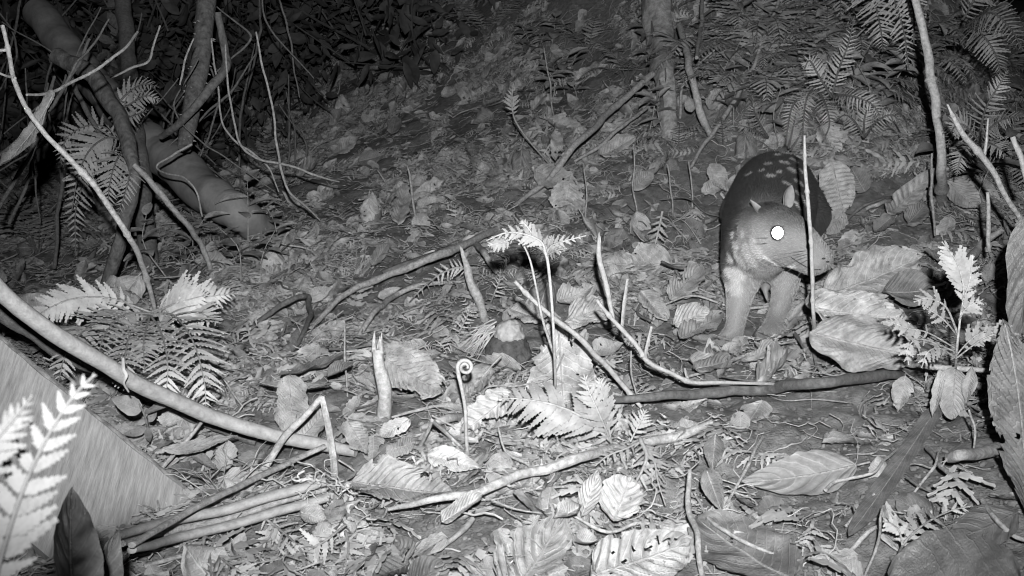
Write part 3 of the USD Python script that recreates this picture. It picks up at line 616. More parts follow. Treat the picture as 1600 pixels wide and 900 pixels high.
for lab, sp, w in (('dim bare stem crossing low behind the pale vine', [(-10, 250, 2.8), (60, 190, 2.8), (110, 120, 2.8), (140, 60, 2.8)], [5, 6, 6, 5]), ('dim bare stem leaning at the far left edge', [(-5, 330, 2.4), (30, 270, 2.5), (62, 200, 2.6), (85, 120, 2.7)], [6, 7, 7, 5]),
                   ('dim arching stem low in the black hollow at left', [(14, 350, 3), (40, 290, 3), (52, 240, 3.1), (75, 130, 3.2)], [5, 5, 5, 4]), ('dim straight cane behind the dark ferns at left', [(85, 420, 3.2), (92, 330, 3.2), (100, 220, 3.3), (106, 90, 3.4)], [6, 6, 6, 5])):
    stick(lab, sp, w, 'stem_dark', 'dim_stem', 'stem')
leaf('limp torn leaf hanging at the left edge from the curved twig', (85, 145, 1.8), (-6, 262, 1.7), 30, 'leaf_dim', kind='torn', curl=.8, crumple=.012, ragged=.2, name='hanging_leaf', cat='hanging leaf', fold=.5)
leaf('narrow torn leaf scrap dangling beside the twig crossing', (84, 148, 1.85), (52, 186, 1.85), 18, 'leaf_dim', kind='torn', curl=.6, crumple=.01, ragged=.2, name='hanging_leaf', cat='hanging leaf')

# ---------------------------------------------------------------- ferns at the left
fern('dark fern with drooping fronds hanging over the black hollow at left', [
    dict(pts=[(205, 225, 2.75), (170, 215, 2.65), (140, 235, 2.6), (122, 275, 2.58), (112, 330, 2.6)], len=46, n=20, wide=.26, notch=.5, seed=3), dict(pts=[(205, 228, 2.75), (185, 245, 2.6), (172, 285, 2.55), (168, 330, 2.55)], len=40, n=18, wide=.26, notch=.5, seed=4),
    dict(pts=[(200, 225, 2.8), (150, 250, 2.75), (120, 320, 2.75), (118, 395, 2.75)], len=40, n=21, wide=.26, notch=.5, seed=5), dict(pts=[(205, 225, 2.8), (205, 260, 2.6), (196, 300, 2.55), (182, 340, 2.55)], len=30, n=16, wide=.26, notch=.5, seed=6),
    dict(pts=[(200, 222, 2.8), (150, 195, 2.8), (105, 215, 2.8), (92, 262, 2.8)], len=40, n=18, wide=.26, notch=.5, seed=8)], 'fern_dim', 'stem_dark')
fern('dim fern tuft fanning out right of the bent liana top', [
    dict(pts=[(170, 185, 2.8), (200, 165, 2.75), (228, 150, 2.7), (250, 158, 2.7)], len=26, n=13), dict(pts=[(172, 180, 2.8), (195, 150, 2.8), (222, 132, 2.75), (248, 136, 2.7)], len=26, n=13),
    dict(pts=[(175, 190, 2.8), (205, 182, 2.75), (232, 172, 2.7)], len=22, n=11)], 'fern_dim', 'stem_dark')
FD = lambda pts, L, n, **k: dict(pts=pts, len=L, n=n, **k)
fern('large half dead fern drooping beside the thick pale stalk', [
    FD([(236, 492, 1.98), (270, 492, 1.91), (300, 530, 1.68), (318, 590, 1.53), (322, 640, 1.53)], 77, 20, lobes=9, wide=.26, seed=1), FD([(236, 494, 1.97), (252, 520, 1.77), (262, 570, 1.56), (258, 632, 1.53)], 67, 18, lobes=8, wide=.28, seed=2),
    FD([(236, 490, 1.98), (195, 492, 1.88), (165, 520, 1.70), (150, 570, 1.51)], 62, 18, lobes=8, wide=.28, seed=3), FD([(236, 488, 1.99), (170, 466, 1.94), (110, 468, 1.89), (60, 492, 1.85), (30, 520, 1.72)], 47, 20, lobes=7, seed=4),
    FD([(238, 488, 1.99), (280, 470, 1.99), (320, 464, 1.99), (372, 458, 2.02)], 50, 18, lobes=8, seed=5), FD([(238, 490, 1.98), (270, 476, 1.94), (296, 468, 1.94), (318, 462, 1.94)], 55, 16, lobes=8, seed=6),
    FD([(232, 494, 1.97), (205, 520, 1.77), (195, 565, 1.56), (200, 610, 1.53)], 55, 17, lobes=8, seed=7), FD([(240, 494, 1.97), (300, 486, 1.94), (345, 505, 1.86)], 50, 14, lobes=8, seed=8),
    FD([(232, 494, 1.97), (160, 500, 1.85), (110, 540, 1.60), (90, 600, 1.48)], 55, 18, lobes=7, seed=9), FD([(234, 494, 1.97), (225, 530, 1.70), (226, 580, 1.54)], 50, 16, lobes=7, seed=10)], 'fern_drape', 'stem_pale', separate=True)

rosette('low fern clump half hidden under the drooping fern', G(60, 585), 6, .2, 'fern_dim', n=14, seed=71)

# ---------------------------------------------------------------- near left: board, stalk, bundle, bright frond
def board():
    a, b, c, d = P(-60, 478, 1.32), P(336, 800, 1.40), P(200, 858, 1.3), P(-140, 900, .86)
    d = a + (c - b) * 1.15; q = [a, b, c + (c - b) * .6, d + (c - b) * .3]
    n = nrm(np.cross(q[1] - q[0], q[3] - q[0])); n = n if n @ VIEW(q[0]) > 0 else -n; th = Thing('board', 'flat grained board leaning at the lower left, its upper edge worn', 'board', q[2])
    k = 26; V = []; s = np.linspace(0, 1, k); r = np.random.default_rng(2); chip = .006 * (meshkit.fbm(np.stack([s * 24, 0 * s, 0 * s], 1), 3, 3) - .5)
    top = np.array([q[0] + (q[1] - q[0]) * x for x in s]) + np.outer(chip, nrm(q[0] - q[3])); bot = np.array([q[3] + (q[2] - q[3]) * x for x in s]); bev = nrm(q[3] - q[0]) * .004
    V = np.vstack([top + bev, bot, bot - n * .014, top - n * .014, top - n * .004]); F = []
    for i in range(k - 1):
        for A, B in ((0, 1), (1, 2), (2, 3), (3, 4), (4, 0)): x, y = A * k + i, B * k + i; F += [[x, y, y + 1], [x, y + 1, x + 1]]
    for i in (0, k - 1): e = [A * k + i for A in range(5)]; F += [[e[0], e[1], e[2]], [e[0], e[2], e[3]], [e[0], e[3], e[4]]]
    th.part('panel', (V, np.array(F)), 'board', 30)
    ed = np.array([q[0] + (q[1] - q[0]) * x for x in np.linspace(0, 1, 40)]) - n * .005
    th.part('worn_edge', tube(ed, .0042, 6, 1, True, .5, 5), 'board_edge', 40)
board(); footprint(np.array([G(x, y) for x in range(-60, 330, 20) for y in range(760, 960, 25)]))
stick('long thick pale stalk curving from the left edge to the stalk bundle', [(-60, 385, 1.22), (0, 453, 1.26), (70, 512, 1.3), (150, 562, 1.35), (240, 612, 1.42), (330, 650, 1.48), (420, 678, 1.5), (500, 695, 1.52), (556, 706, N_, .015)], [27, 27, 27, 26, 25, 24, 22, 20, 17], 'stem_smooth', 'pale_stalk', 'stalk', rough=.08, sides=14, wander=.01)
stick('dark stalk lying in the shade just beneath the thick pale stalk', [(-40, 465, 1.55), (40, 515, 1.55), (110, 560, 1.58), (200, 600, 1.62), (300, 650, 1.62), (400, 690, N_, .012)], [24, 24, 22, 20, 18, 14], 'stem_dark', 'dark_stalk', 'stalk')
stick('short fork of dry fibre clasping the thick pale stalk', [(192, 560, 1.36), (197, 578, 1.345), (203, 590, 1.345), (197, 600, 1.345), (201, 612, 1.36)], [4, 6, 5, 4, 3], 'straw', 'fibre', 'fibre')
for lab, sp, w, tn in (('upper flat stalk of the bundle below the board', [(178, 838, 1.12), (260, 816, N_, .05), (340, 800, N_, .05), (420, 778, N_, .05), (508, 752, N_, .04)], [18, 20, 22, 22, 20], 'stem_smooth'),
                       ('lowest flat stalk of the bundle below the board', [(206, 860, 1.1), (270, 844, N_, .035), (350, 822, N_, .035), (430, 800, N_, .035), (512, 778, N_, .03)], [16, 20, 21, 20, 18], 'stem_smooth'),
                       ('dark flat stalk pressed behind the two pale stalks of the bundle', [(190, 850, 1.16), (260, 830, N_, .03), (340, 812, N_, .03), (430, 786, N_, .03), (508, 764, N_, .025)], [14, 16, 16, 15, 12], 'stem_mid'),
                       ('thin stalk slanting up from the bundle to the thick pale stalk', [(206, 852, 1.08), (270, 812, 1.2), (330, 780, 1.28), (400, 748, 1.38), (460, 718, 1.46), (508, 697, 1.49)], [13, 14, 14, 13, 12, 10], 'stem_mid'),
                       ('stray thin stalk lying beneath the bundle', [(225, 885, N_, .015), (300, 868, N_, .015), (372, 852, N_, .015)], [9, 11, 9], 'stem_mid')):
    stick(lab, sp, w, tn, 'bundle_stalk', 'stalk', rough=.07, sides=12, flat=.75, clear=True, wander=.012)
stick('pale stalk folded into a sharp upright peak behind the bundle', [(378, 778, N_, .01), (420, 722, 1.47), (462, 668, 1.46), (503, 619, 1.45)], [10, 12, 12, 9], 'stem_pale', 'folded_stalk', 'stalk', rough=.08, forks=[([(503, 619, 1.45), (512, 660, 1.45), (521, 715, 1.46), (527, 790, N_, .01)], [9, 11, 12, 12])])
fern('out of focus bright fern frond rising in front of the board', [dict(pts=[(-14, 930, .36), (8, 850, .365), (34, 770, .37), (70, 690, .375), (110, 625, .38), (148, 585, .385)], len=86, n=13, w=[9, 3], ang=58, lobes=7, wide=.5, notch=.8, start=.0, peak=.18, seed=4, up=.1, jitter=.06, droop=.1)], 'fern_bright', 'fern_bright', 'bright_fern', separate=True)
fern('second out of focus bright frond cut by the left edge', [dict(pts=[(-60, 800, .35), (-40, 735, .352), (-8, 690, .355), (22, 655, .36), (50, 618, .365)], len=62, n=12, w=[8, 3], ang=55, lobes=7, wide=.5, notch=.8, start=.0, seed=5, up=.1, jitter=.06, droop=.1)], 'fern_bright', 'fern_bright', 'bright_fern', separate=True)
leaf('dark smooth pointed leaf standing before the board at the bottom left', (118, 960, .66), (112, 762, .72), 86, 'leaf_plain_dark', kind='ovate', fold=.45, curl=.6, pleat=.0015, veins=6, slope=1.6, name='dark_leaf', normal=nrm(VIEW(P(110, 850, .7)) * .5 + np.array([.75, 0, .55])), crumple=.002, ragged=.01)
leaf('dark leaf curling behind the pointed dark leaf at the bottom left', (150, 960, .8), (185, 828, .86), 60, 'leaf_plain_dark', kind='ovate', fold=.3, curl=.5, pleat=.001, veins=6, slope=1.6, name='dark_leaf', normal=nrm(VIEW(P(180, 880, .85)) * .6 + np.array([.7, 0, .3])), crumple=.003, ragged=.02)
def sprig(label, stem, leaves, tone, name='leafy_sprig', cat='plant', w=(5, 3), stone='stem_mid'):
    C, R = tube_pts(stem, w, 16); th = Thing(name, label, cat, C[0]); th.part('stem', tube(C, R, 6, 1, True, .1), stone)
    for k, (b, t, wp) in enumerate(leaves):
        B, T = at(b), at(t); M = (B + T) / 2; Rm = frame(T - B, nrm(VIEW(M) + [0, 0, .5] + np.random.default_rng(k).normal(size=3) * .25)); L = np.linalg.norm(T - B)
        V, F, uv, mid = blade(L, wp * depth_of(M) / FPX, 'ovate', .2, .5, nu=16, nv=9, veins=6, slope=2, pleat=.0006, crumple=.003, seed=k)
        lp = th.part('leaf', (V @ Rm + B, F), tone, True, uv)
    return th
sprig('small dim plant with rounded leaves growing between board and thick stalk', [(240, 726, N_), (234, 690, 1.6), (228, 655, 1.55), (218, 632, 1.52)], [((222, 640, 1.53), (176, 622, 1.5), 34), ((226, 640, 1.53), (262, 636, 1.5), 24), ((230, 668, 1.55), (234, 690, 1.5), 12), ((228, 672, 1.56), (190, 680, 1.52), 14), ((234, 690, 1.58), (272, 690, 1.54), 14), ((232, 660, 1.56), (246, 628, 1.54), 16)], 'leaf_mid')

# ---------------------------------------------------------------- middle: bare sticks and broken stalks
ST = [
 ('long grey stick slanting up the slope with its top by the rotten stump', [(806, 320, N_, .02), (835, 295, N_, .05), (870, 262, N_, .10), (908, 218, N_, .14), (960, 168, N_, .16), (1020, 115, N_, .16)], [7, 9, 10, 11, 11, 10], 'stem_mid'),
 ('thin forked stick lying right of the long grey stick', [(898, 252, N_, .05), (935, 228, N_, .06), (975, 198, N_, .08), (1012, 168, N_, .09)], [5, 6, 6, 5], 'stem_mid'),
 ('crooked climbing vine slanting up the bank left of the paca', [(1080, 262, N_, .04), (1100, 225, N_, .08), (1135, 178, N_, .1), (1168, 118, N_, .12), (1182, 92, N_, .13), (1200, 50, N_, .14), (1214, 10, N_, .15), (1222, -30, N_, .15)], [5, 6, 7, 8, 6, 6, 5, 4], 'stem_mid'),
 ('smooth leaning cane with pale rings beside the rotten stump', [(1062, 40, N_, .2), (1075, 90, N_, .19), (1085, 130, N_, .17), (1096, 180, N_, .12), (1112, 214, N_, .06)], [10, 12, 12, 13, 10], 'stem_pale'),
 ('thin upright cane above the rotten stump', [(1098, -10, N_, .2), (1094, 40, N_, .2), (1088, 90, N_, .2)], [6, 7, 6], 'stem_mid'),
 ('curved rib of a dead frond arching across the middle of the slope', [(486, 512, N_, .01), (540, 460, N_, .04), (600, 430, N_, .06), (655, 412, N_, .06), (705, 392, N_, .05), (775, 358, N_, .03)], [8, 10, 11, 12, 14, 10], 'stem_mid'),
 ('second curved rib below the arching one', [(558, 528, N_, .01), (590, 488, N_, .03), (620, 462, N_, .04), (660, 446, N_, .05), (720, 440, N_, .03)], [8, 9, 9, 8, 5], 'stem_mid'),
 ('bent dark stick hooked downward near the grass tuft', [(398, 506, N_, .02), (440, 478, N_, .05), (470, 464, N_, .06), (485, 470, N_, .06), (478, 510, N_, .04), (452, 556, N_, .01)], [8, 9, 9, 9, 8, 7], 'stem_dark'),
 ('flat dry strip slanting beside the bent dark stick', [(480, 500, N_, .02), (448, 545, N_, .03), (415, 595, N_, .02), (400, 630, N_, .01)], [8, 16, 14, 6], 'stem_mid'),
 ('short broken stick pointing down above the round husk', [(740, 378, N_, .05), (758, 398, N_, .05), (778, 426, N_, .04)], [10, 11, 9], 'stem_mid'),
 ('thick mossy stick lying above the small drooping frond', [(598, 428, N_, .02), (640, 412, N_, .03), (690, 400, N_, .03), (720, 385, N_, .02)], [12, 16, 15, 10], 'bark'),
 ('pale short stick half buried beside the bent dark stick', [(404, 522, N_, .01), (425, 514, N_, .015), (446, 506, N_, .01)], [8, 9, 8], 'stem_pale'),
 ('thin straight stick crossing the litter below the second rib', [(632, 538, N_, .015), (668, 515, N_, .03), (706, 492, N_, .02)], [4, 5, 4], 'stem_mid'),
 ('main pale stick lying across the bare soil in the foreground', [(608, 796, N_, .03), (680, 778, N_, .045), (760, 757, N_, .05), (840, 735, N_, .05), (900, 717, N_, .05), (962, 700, N_, .045)], [6, 12, 15, 17, 16, 14], 'stem_pale'),
 ('short flattened pale stick continuing to the right of the main stick', [(1000, 695, N_, .03), (1040, 683, N_, .03), (1080, 670, N_, .03), (1112, 660, N_, .03)], [12, 17, 15, 10], 'stem_pale'),
 ('thin white peg of a stick lying on bare soil', [(678, 866, N_, .01), (706, 840, N_, .02), (738, 811, N_, .02)], [5, 8, 10], 'stem_white'),
 ('thin curved twig lying left of the bright pale frond', [(612, 652, N_, .02), (650, 640, N_, .03), (690, 630, N_, .035), (738, 634, N_, .03)], [4, 5, 5, 4], 'stem_mid'),
 ('half round piece of split stem behind the fiddlehead', [(660, 668, N_, .01), (700, 655, N_, .02), (740, 640, N_, .01)], [8, 14, 10], 'stem_mid'),
 ('long dark log lying across behind the bent white twig', [(930, 628, N_, .025), (1010, 622, N_, .04), (1100, 615, N_, .04), (1190, 606, N_, .04), (1280, 598, N_, .04), (1370, 588, N_, .03), (1450, 578, N_, .01)], [8, 14, 17, 18, 18, 18, 12], 'stem_dark'),
 ('slim stick running along the top of the dark log', [(1070, 590, N_, .015), (1120, 572, N_, .03), (1190, 545, N_, .035), (1255, 530, N_, .03)], [4, 6, 5, 3], 'stem_mid'),
 ('dark upright twig rising from the bottom edge beside the holed leaf', [(1098, 905, N_, .01), (1086, 850, N_, .04), (1080, 800, N_, .06), (1078, 735, N_, .09)], [9, 10, 10, 7], 'stem_mid'),
 ('straw stem lying across the large dim leaf at the bottom', [(1088, 776, N_, .03), (1115, 808, N_, .03), (1150, 838, N_, .03), (1215, 868, N_, .03)], [4, 6, 7, 5], 'stem_pale'),
 ('thin stem standing right of the large dim leaf', [(1126, 808, N_, .01), (1150, 755, N_, .05), (1175, 708, N_, .06), (1192, 682, N_, .06)], [4, 5, 5, 4], 'stem_mid'),
 ('knotted rootlet curling over the smooth wide leaf', [(1290, 766, N_, .03), (1305, 748, N_, .035), (1330, 740, N_, .03), (1365, 733, N_, .03), (1388, 715, N_, .025), (1404, 700, N_, .02)], [6, 6, 5, 5, 4, 3], 'stem_pale'),
 ('blunt pale stick lying level beside the weed with jagged leaves', [(1372, 563, N_, .07), (1420, 565, N_, .09), (1470, 570, N_, .09), (1550, 580, N_, .07)], [7, 10, 10, 8], 'stem_pale'),
 ('short hollow piece of broken cane near the big pleated leaf', [(1484, 716, N_, .025), (1510, 711, N_, .03), (1540, 705, N_, .03), (1562, 700, N_, .025)], [17, 19, 20, 19], 'stem_mid'),
 ('two toned twig crossing the shade below the broken cane', [(1448, 700, N_, .015), (1475, 730, N_, .03), (1505, 755, N_, .03), (1520, 762, N_, .02)], [6, 8, 6, 4], 'stem_mid'),
 ('thin twig slanting over the dark hollow at lower right', [(1428, 770, N_, .015), (1445, 745, N_, .03), (1462, 722, N_, .04), (1470, 700, N_, .05)], [4, 5, 4, 3], 'stem_mid'),
 ('forked root creeping along the lower right corner', [(1535, 782, N_, .03), (1560, 810, N_, .035), (1590, 836, N_, .03), (1630, 850, N_, .02)], [8, 9, 8, 7], 'stem_mid'),
 ('stem rising from the bottom edge to the pale frond at lower right', [(1350, 905, N_, .01), (1365, 860, N_, .03), (1374, 815, N_, .05), (1380, 790, N_, .06)], [4, 5, 4, 3], 'stem_mid'),
 ('straw scrap lying beside the dry strap leaf', [(1322, 822, N_, .012), (1345, 795, N_, .02), (1366, 772, N_, .02)], [5, 6, 4], 'stem_pale'),
 ('crooked twig leaning under the large dead leaves at right', [(1268, 548, N_, .03), (1285, 575, N_, .02), (1300, 590, N_, .01)], [6, 7, 5], 'stem_mid'),
 ('dead stem running along the bank behind the paca muzzle', [(1300, 362, N_, .01), (1335, 332, N_, .03), (1365, 316, N_, .03), (1400, 306, N_, .02)], [4, 5, 5, 4], 'stem_dark'),
 ('short pale stick on the bank left of the arched leaf', [(1354, 326, N_, .02), (1372, 320, N_, .03), (1390, 313, N_, .02)], [6, 7, 6], 'stem_pale'),
 ('split stick leaning on the bank beside the jagged weed', [(1470, 470, N_, .02), (1500, 425, N_, .06), (1530, 385, N_, .09), (1568, 358, N_, .1)], [10, 16, 14, 8], 'stem_mid'),
 ('thin twig crossing behind the top of the jagged weed', [(1420, 480, N_, .03), (1450, 450, N_, .1), (1480, 440, N_, .14)], [4, 5, 4], 'stem_mid'),
 ('slender stem leaning from the thick leaves to the dark log', [(1330, 578, N_, .02), (1365, 540, N_, .1), (1400, 500, N_, .15), (1412, 488, N_, .16)], [5, 6, 5, 3], 'stem_pale'),
 ('peeled twig lying below the smooth wide leaf', [(1330, 860, N_, .01), (1355, 835, N_, .015), (1372, 822, N_, .01)], [7, 8, 5], 'stem_pale'),
]
for lab, sp, w, tn in ST: stick(lab, sp, w, tn, clear=max(w) > 13)
stick('thin mottled sapling rising through the top edge right of the paca', [(1472, 318, N_, .0), (1470, 270, 2.45), (1466, 200, 2.4), (1457, 130, 2.38), (1446, 70, 2.36), (1432, 0, 2.34), (1420, -60, 2.3)], [17, 15, 14, 14, 13, 12, 11], 'stem_pale', 'sapling', 'sapling', rough=.1, sides=12, nodes=3)
stick('bright thin stem standing just in front of the paca', [(1278, 560, N_, .0), (1272, 500, 1.76), (1268, 420, 1.76), (1264, 340, 1.76), (1260, 270, 1.76), (1257, 212, 1.76)], [5, 6, 6.5, 6.5, 6, 4], 'stem_white', 'bare_stem', 'stem', nodes=5, rough=.1, wander=.01)
stick('broken branch with a side twig leaning at the right edge', [(1600, 350, 1.95), (1575, 312, 1.92), (1545, 262, 1.9), (1515, 220, 1.88), (1496, 192, 1.87), (1480, 163, 1.86)], [7, 8, 9, 9, 8, 3], 'stem_pale', 'broken_branch', 'branch', nodes=3, forks=[([(1537, 250, 1.9), (1541, 225, 1.89), (1544, 185, 1.88)], [6, 5, 3])])
stick('short pale stick cut by the right edge', [(1582, 214, 1.8), (1592, 240, 1.8), (1606, 285, 1.8)], [8, 9, 9], 'stem_white', 'bare_stem', 'stem')
stick('thin bare stem standing right of the jagged weed tip', [(1546, 392, 2.0), (1544, 350, 1.98), (1543, 300, 1.97)], [6, 7, 5], 'stem_pale', 'bare_stem', 'stem')
stick('thin dry stalk hanging down before the arched leaf', [(1456, 240, 2.38), (1455, 290, 2.36), (1458, 330, 2.36), (1461, 368, 2.4)], [3, 4, 4, 3], 'stem_mid', 'bare_stem', 'stem')
stick('bright thin stick leaning from the white plume down to the right', [(804, 440, 1.62), (850, 482, 1.64), (900, 528, 1.66), (935, 562, 1.68), (970, 602, 1.7), (1002, 636, N_, .015)], [6, 7.5, 8.5, 9, 8, 6], 'stem_white', 'leaning_stick', 'stick', nodes=2)
stick('bright crooked twig with short forks running right to the dark log', [(932, 468, 1.72), (955, 496, 1.72), (975, 520, 1.71), (1000, 550, 1.7), (1010, 562, 1.7), (1045, 580, 1.68), (1080, 597, 1.68), (1140, 598, 1.69), (1200, 599, 1.71), (1245, 602, 1.74)], [5, 7, 8, 8, 8, 7, 7, 6, 5, 3], 'stem_white', 'crooked_twig', 'twig', nodes=4, clear=True,
      forks=[([(1008, 560, 1.7), (1011, 540, 1.69), (1018, 510, 1.69)], [6, 6, 4]), ([(1076, 595, 1.77), (1072, 585, 1.77), (1070, 575, 1.77)], [5, 4, 3]), ([(972, 510, 1.72), (976, 470, 1.71), (981, 435, 1.7)], [6, 7, 5])])
stick('pale splintered stalk standing upright above the crooked twig', [(958, 500, 1.78), (950, 450, 1.78), (942, 405, 1.78), (936, 372, 1.78)], [7, 9, 9, 6], 'stem_white', 'broken_stalk', 'stalk', splinter=4)
stick('leaning stalk with split fibres above the round husk', [(757, 500, N_, .02), (745, 465, N_, .1), (732, 425, N_, .17), (722, 392, N_, .22)], [14, 15, 12, 6], 'stem_pale', 'broken_stalk', 'stalk', splinter=5, upright=True)
stick('upright broken stub with a jagged pale top', [(598, 664, N_, -.01), (598, 620, N_, .06), (594, 575, N_, .13), (590, 545, N_, .17)], [24, 23, 21, 18], 'stem_pale', 'broken_stub', 'stub', splinter=5, upright=True)
stick('small stem bent into a peak above the folded dead leaf', [(654, 704, N_, .01), (664, 680, N_, .06), (675, 657, N_, .09)], [5, 6, 5], 'stem_pale', 'bent_stem', 'stem', forks=[([(675, 657, N_, .09), (695, 674, N_, .06), (716, 694, N_, .03), (728, 704, N_, .01)], [6, 7, 6, 5])])
for lab, sp, w, tn in (('thin grass stem upright between the grass tuft and the stub', [(538, 505, N_, .14), (541, 560, N_, .06), (543, 620, N_, .0)], [2, 5, 4], 'stem_pale'), ('pale sliver of cane standing beside the crumpled leaf on the slope', [(636, 258, N_, .12), (642, 290, N_, .06), (650, 342, N_, .0)], [3, 6, 5], 'stem_pale'),
                       ('pair of short straws standing left of the cane sliver', [(590, 266, N_, .1), (600, 285, N_, .05), (607, 300, N_, .01)], [3, 5, 4], 'stem_pale'), ('thin stem bowing over from the drooping fern', [(318, 560, N_, .2), (345, 590, N_, .15), (372, 625, N_, .06), (384, 645, N_, .0)], [3, 4, 4, 3], 'stem_mid'),
                       ('second thin stem bowing beside the drooping fern', [(325, 585, N_, .15), (345, 610, N_, .1), (356, 640, N_, .0)], [3, 4, 3], 'stem_pale'), ('upright thin stem below the crooked twig', [(986, 548, N_, .12), (990, 580, N_, .08), (998, 640, N_, .0)], [3, 4, 4], 'stem_pale'),
                       ('thin stem on the slope under the crumpled white leaves', [(912, 255, N_, .14), (915, 310, N_, .06), (914, 355, N_, .0)], [2, 4, 3], 'stem_mid'), ('slender stem rising above the hanging dead fern', [(990, 225, N_, .18), (992, 290, N_, .08), (996, 345, N_, .0)], [3, 4, 4], 'stem_mid'),
                       ('thin upright stem left of the crooked vine foot', [(1043, 257, N_, .1), (1050, 300, N_, .05), (1052, 340, N_, .0)], [3, 4, 3], 'stem_mid'), ('paired upright stem close to the paca flank', [(1076, 252, N_, .12), (1081, 300, N_, .05), (1083, 335, N_, .0)], [3, 4, 4], 'stem_mid'),
                       ('tall wavy thread of stem hanging on the dark slope', [(850, 75, N_, .3), (858, 130, N_, .22), (866, 180, N_, .12), (868, 200, N_, .05)], [3, 4, 4, 3], 'stem_mid'), ('thin pale stem with a knot low in the shade at lower right', [(1514, 640, N_, .09), (1516, 680, N_, .05), (1520, 722, N_, .0)], [5, 5, 4], 'stem_pale'),
                       ('faint upright stem on the dark slope top', [(532, 122, N_, .4), (528, 150, N_, .25), (520, 172, N_, .1)], [2, 3, 2], 'stem_mid')):
    stick(lab, sp, [q * .75 for q in w], 'stem_mid', 'thin_stem', 'stem', upright=True)
def fiddlehead():
    sp = [(736, 790, N_, .0), (734, 740, 1.5), (729, 690, 1.5), (727, 640, 1.49), (721, 605, 1.48), (716, 585, 1.48)]
    C, R = tube_pts(sp, [5, 6, 6, 6, 6.5, 7], 26); c = np.array([727, 574]); coil = []
    for a in np.linspace(0, 2 * np.pi * 1.6, 30):
        r = 12.5 * (1 - a / 14); coil.append(P(c[0] - r * math.cos(a), c[1] - r * math.sin(a) + 0, 1.48 - .0018 * a))
    C2 = np.vstack([C[:-1], coil]); R2 = np.concatenate([R[:-1], np.linspace(R[-1], R[-1] * .55, 30)])
    th = Thing('fiddlehead', 'young fern shoot with a tightly coiled pale tip', 'fern shoot', C[0]); th.part('stem', tube(C2, R2, 8), 'stem_white')
    for i in range(len(C), len(C2) - 2, 3): th.part('scale', tube(np.array([C2[i], C2[i] + nrm(P(c[0], c[1], 1.48) - C2[i]) * .0035 + VIEW(C2[i]) * .001]), np.array([.0022, .0005]), 5), 'stem_pale')
fiddlehead()
def husk():
    c = G(795, 572) + [0, 0, .035]; th = Thing('round_husk', 'round husk with a pale fibrous cap and a dark underside', 'husk', G(795, 580))
    s = trimesh.creation.icosphere(4, 1); v = s.vertices.copy(); v *= (1 + .35 * (meshkit.fbm(v * 2.2, 4, 2) - .5) + .06 * np.abs(meshkit.noise(v * [9, 9, 2.5], 6) - .5))[:, None]
    A = v * [.032, .034, .034] + c + [.002, .0, .030] ; B = v * [.048, .044, .046] + c + [0.0, .0, -.008]
    th.part('pale_cap', (A, s.faces), 'husk_pale'); th.part('dark_base', (B, s.faces), 'husk_dark')
    r = np.random.default_rng(1); fb = []
    for k in range(34):
        a = r.uniform(2.6, 3.9); b = c + np.array([math.cos(a) * .034, math.sin(a) * .02 - .012, .05 + r.normal() * .008]); d = np.array([math.cos(a) * .6 - .3, -.4, r.uniform(-.9, .2)])
        fb.append(tube(catmull([b, b + d * .025 + r.normal(size=3) * .006, b + d * .05 + [0, 0, -.02] + r.normal(size=3) * .01], 6), np.linspace(.0022, .0006, 6), 4))
    th.part('fibre', join(fb), 'straw', True, None, None, 'stuff')
husk()

r = np.random.default_rng(77)
for k in range(34):
    x = r.uniform(-40, 520); y = r.uniform(20, 260); d = r.uniform(2.9, 4.6); sx, sy = r.normal() * 90, r.uniform(90, 240); b = r.normal() * 40
    stick(f'{("bowed", "slanting")[abs(b) < 25]} dim thicket stem {("high", "midway", "low")[(y > 90) + (y > 170)]} {("left of the curved liana", "between liana and thorny stem", "right of the thorny stem")[(x > 200) + (x > 310)]}', [(x, y - sy * .5, d), (x + sx * .3 + b, y, d), (x + sx, y + sy * .6, d)], [2, r.uniform(2, 5), 2], 'stem_dark', 'thicket_stem', 'stem', 'thin dim stems in the dark thicket')
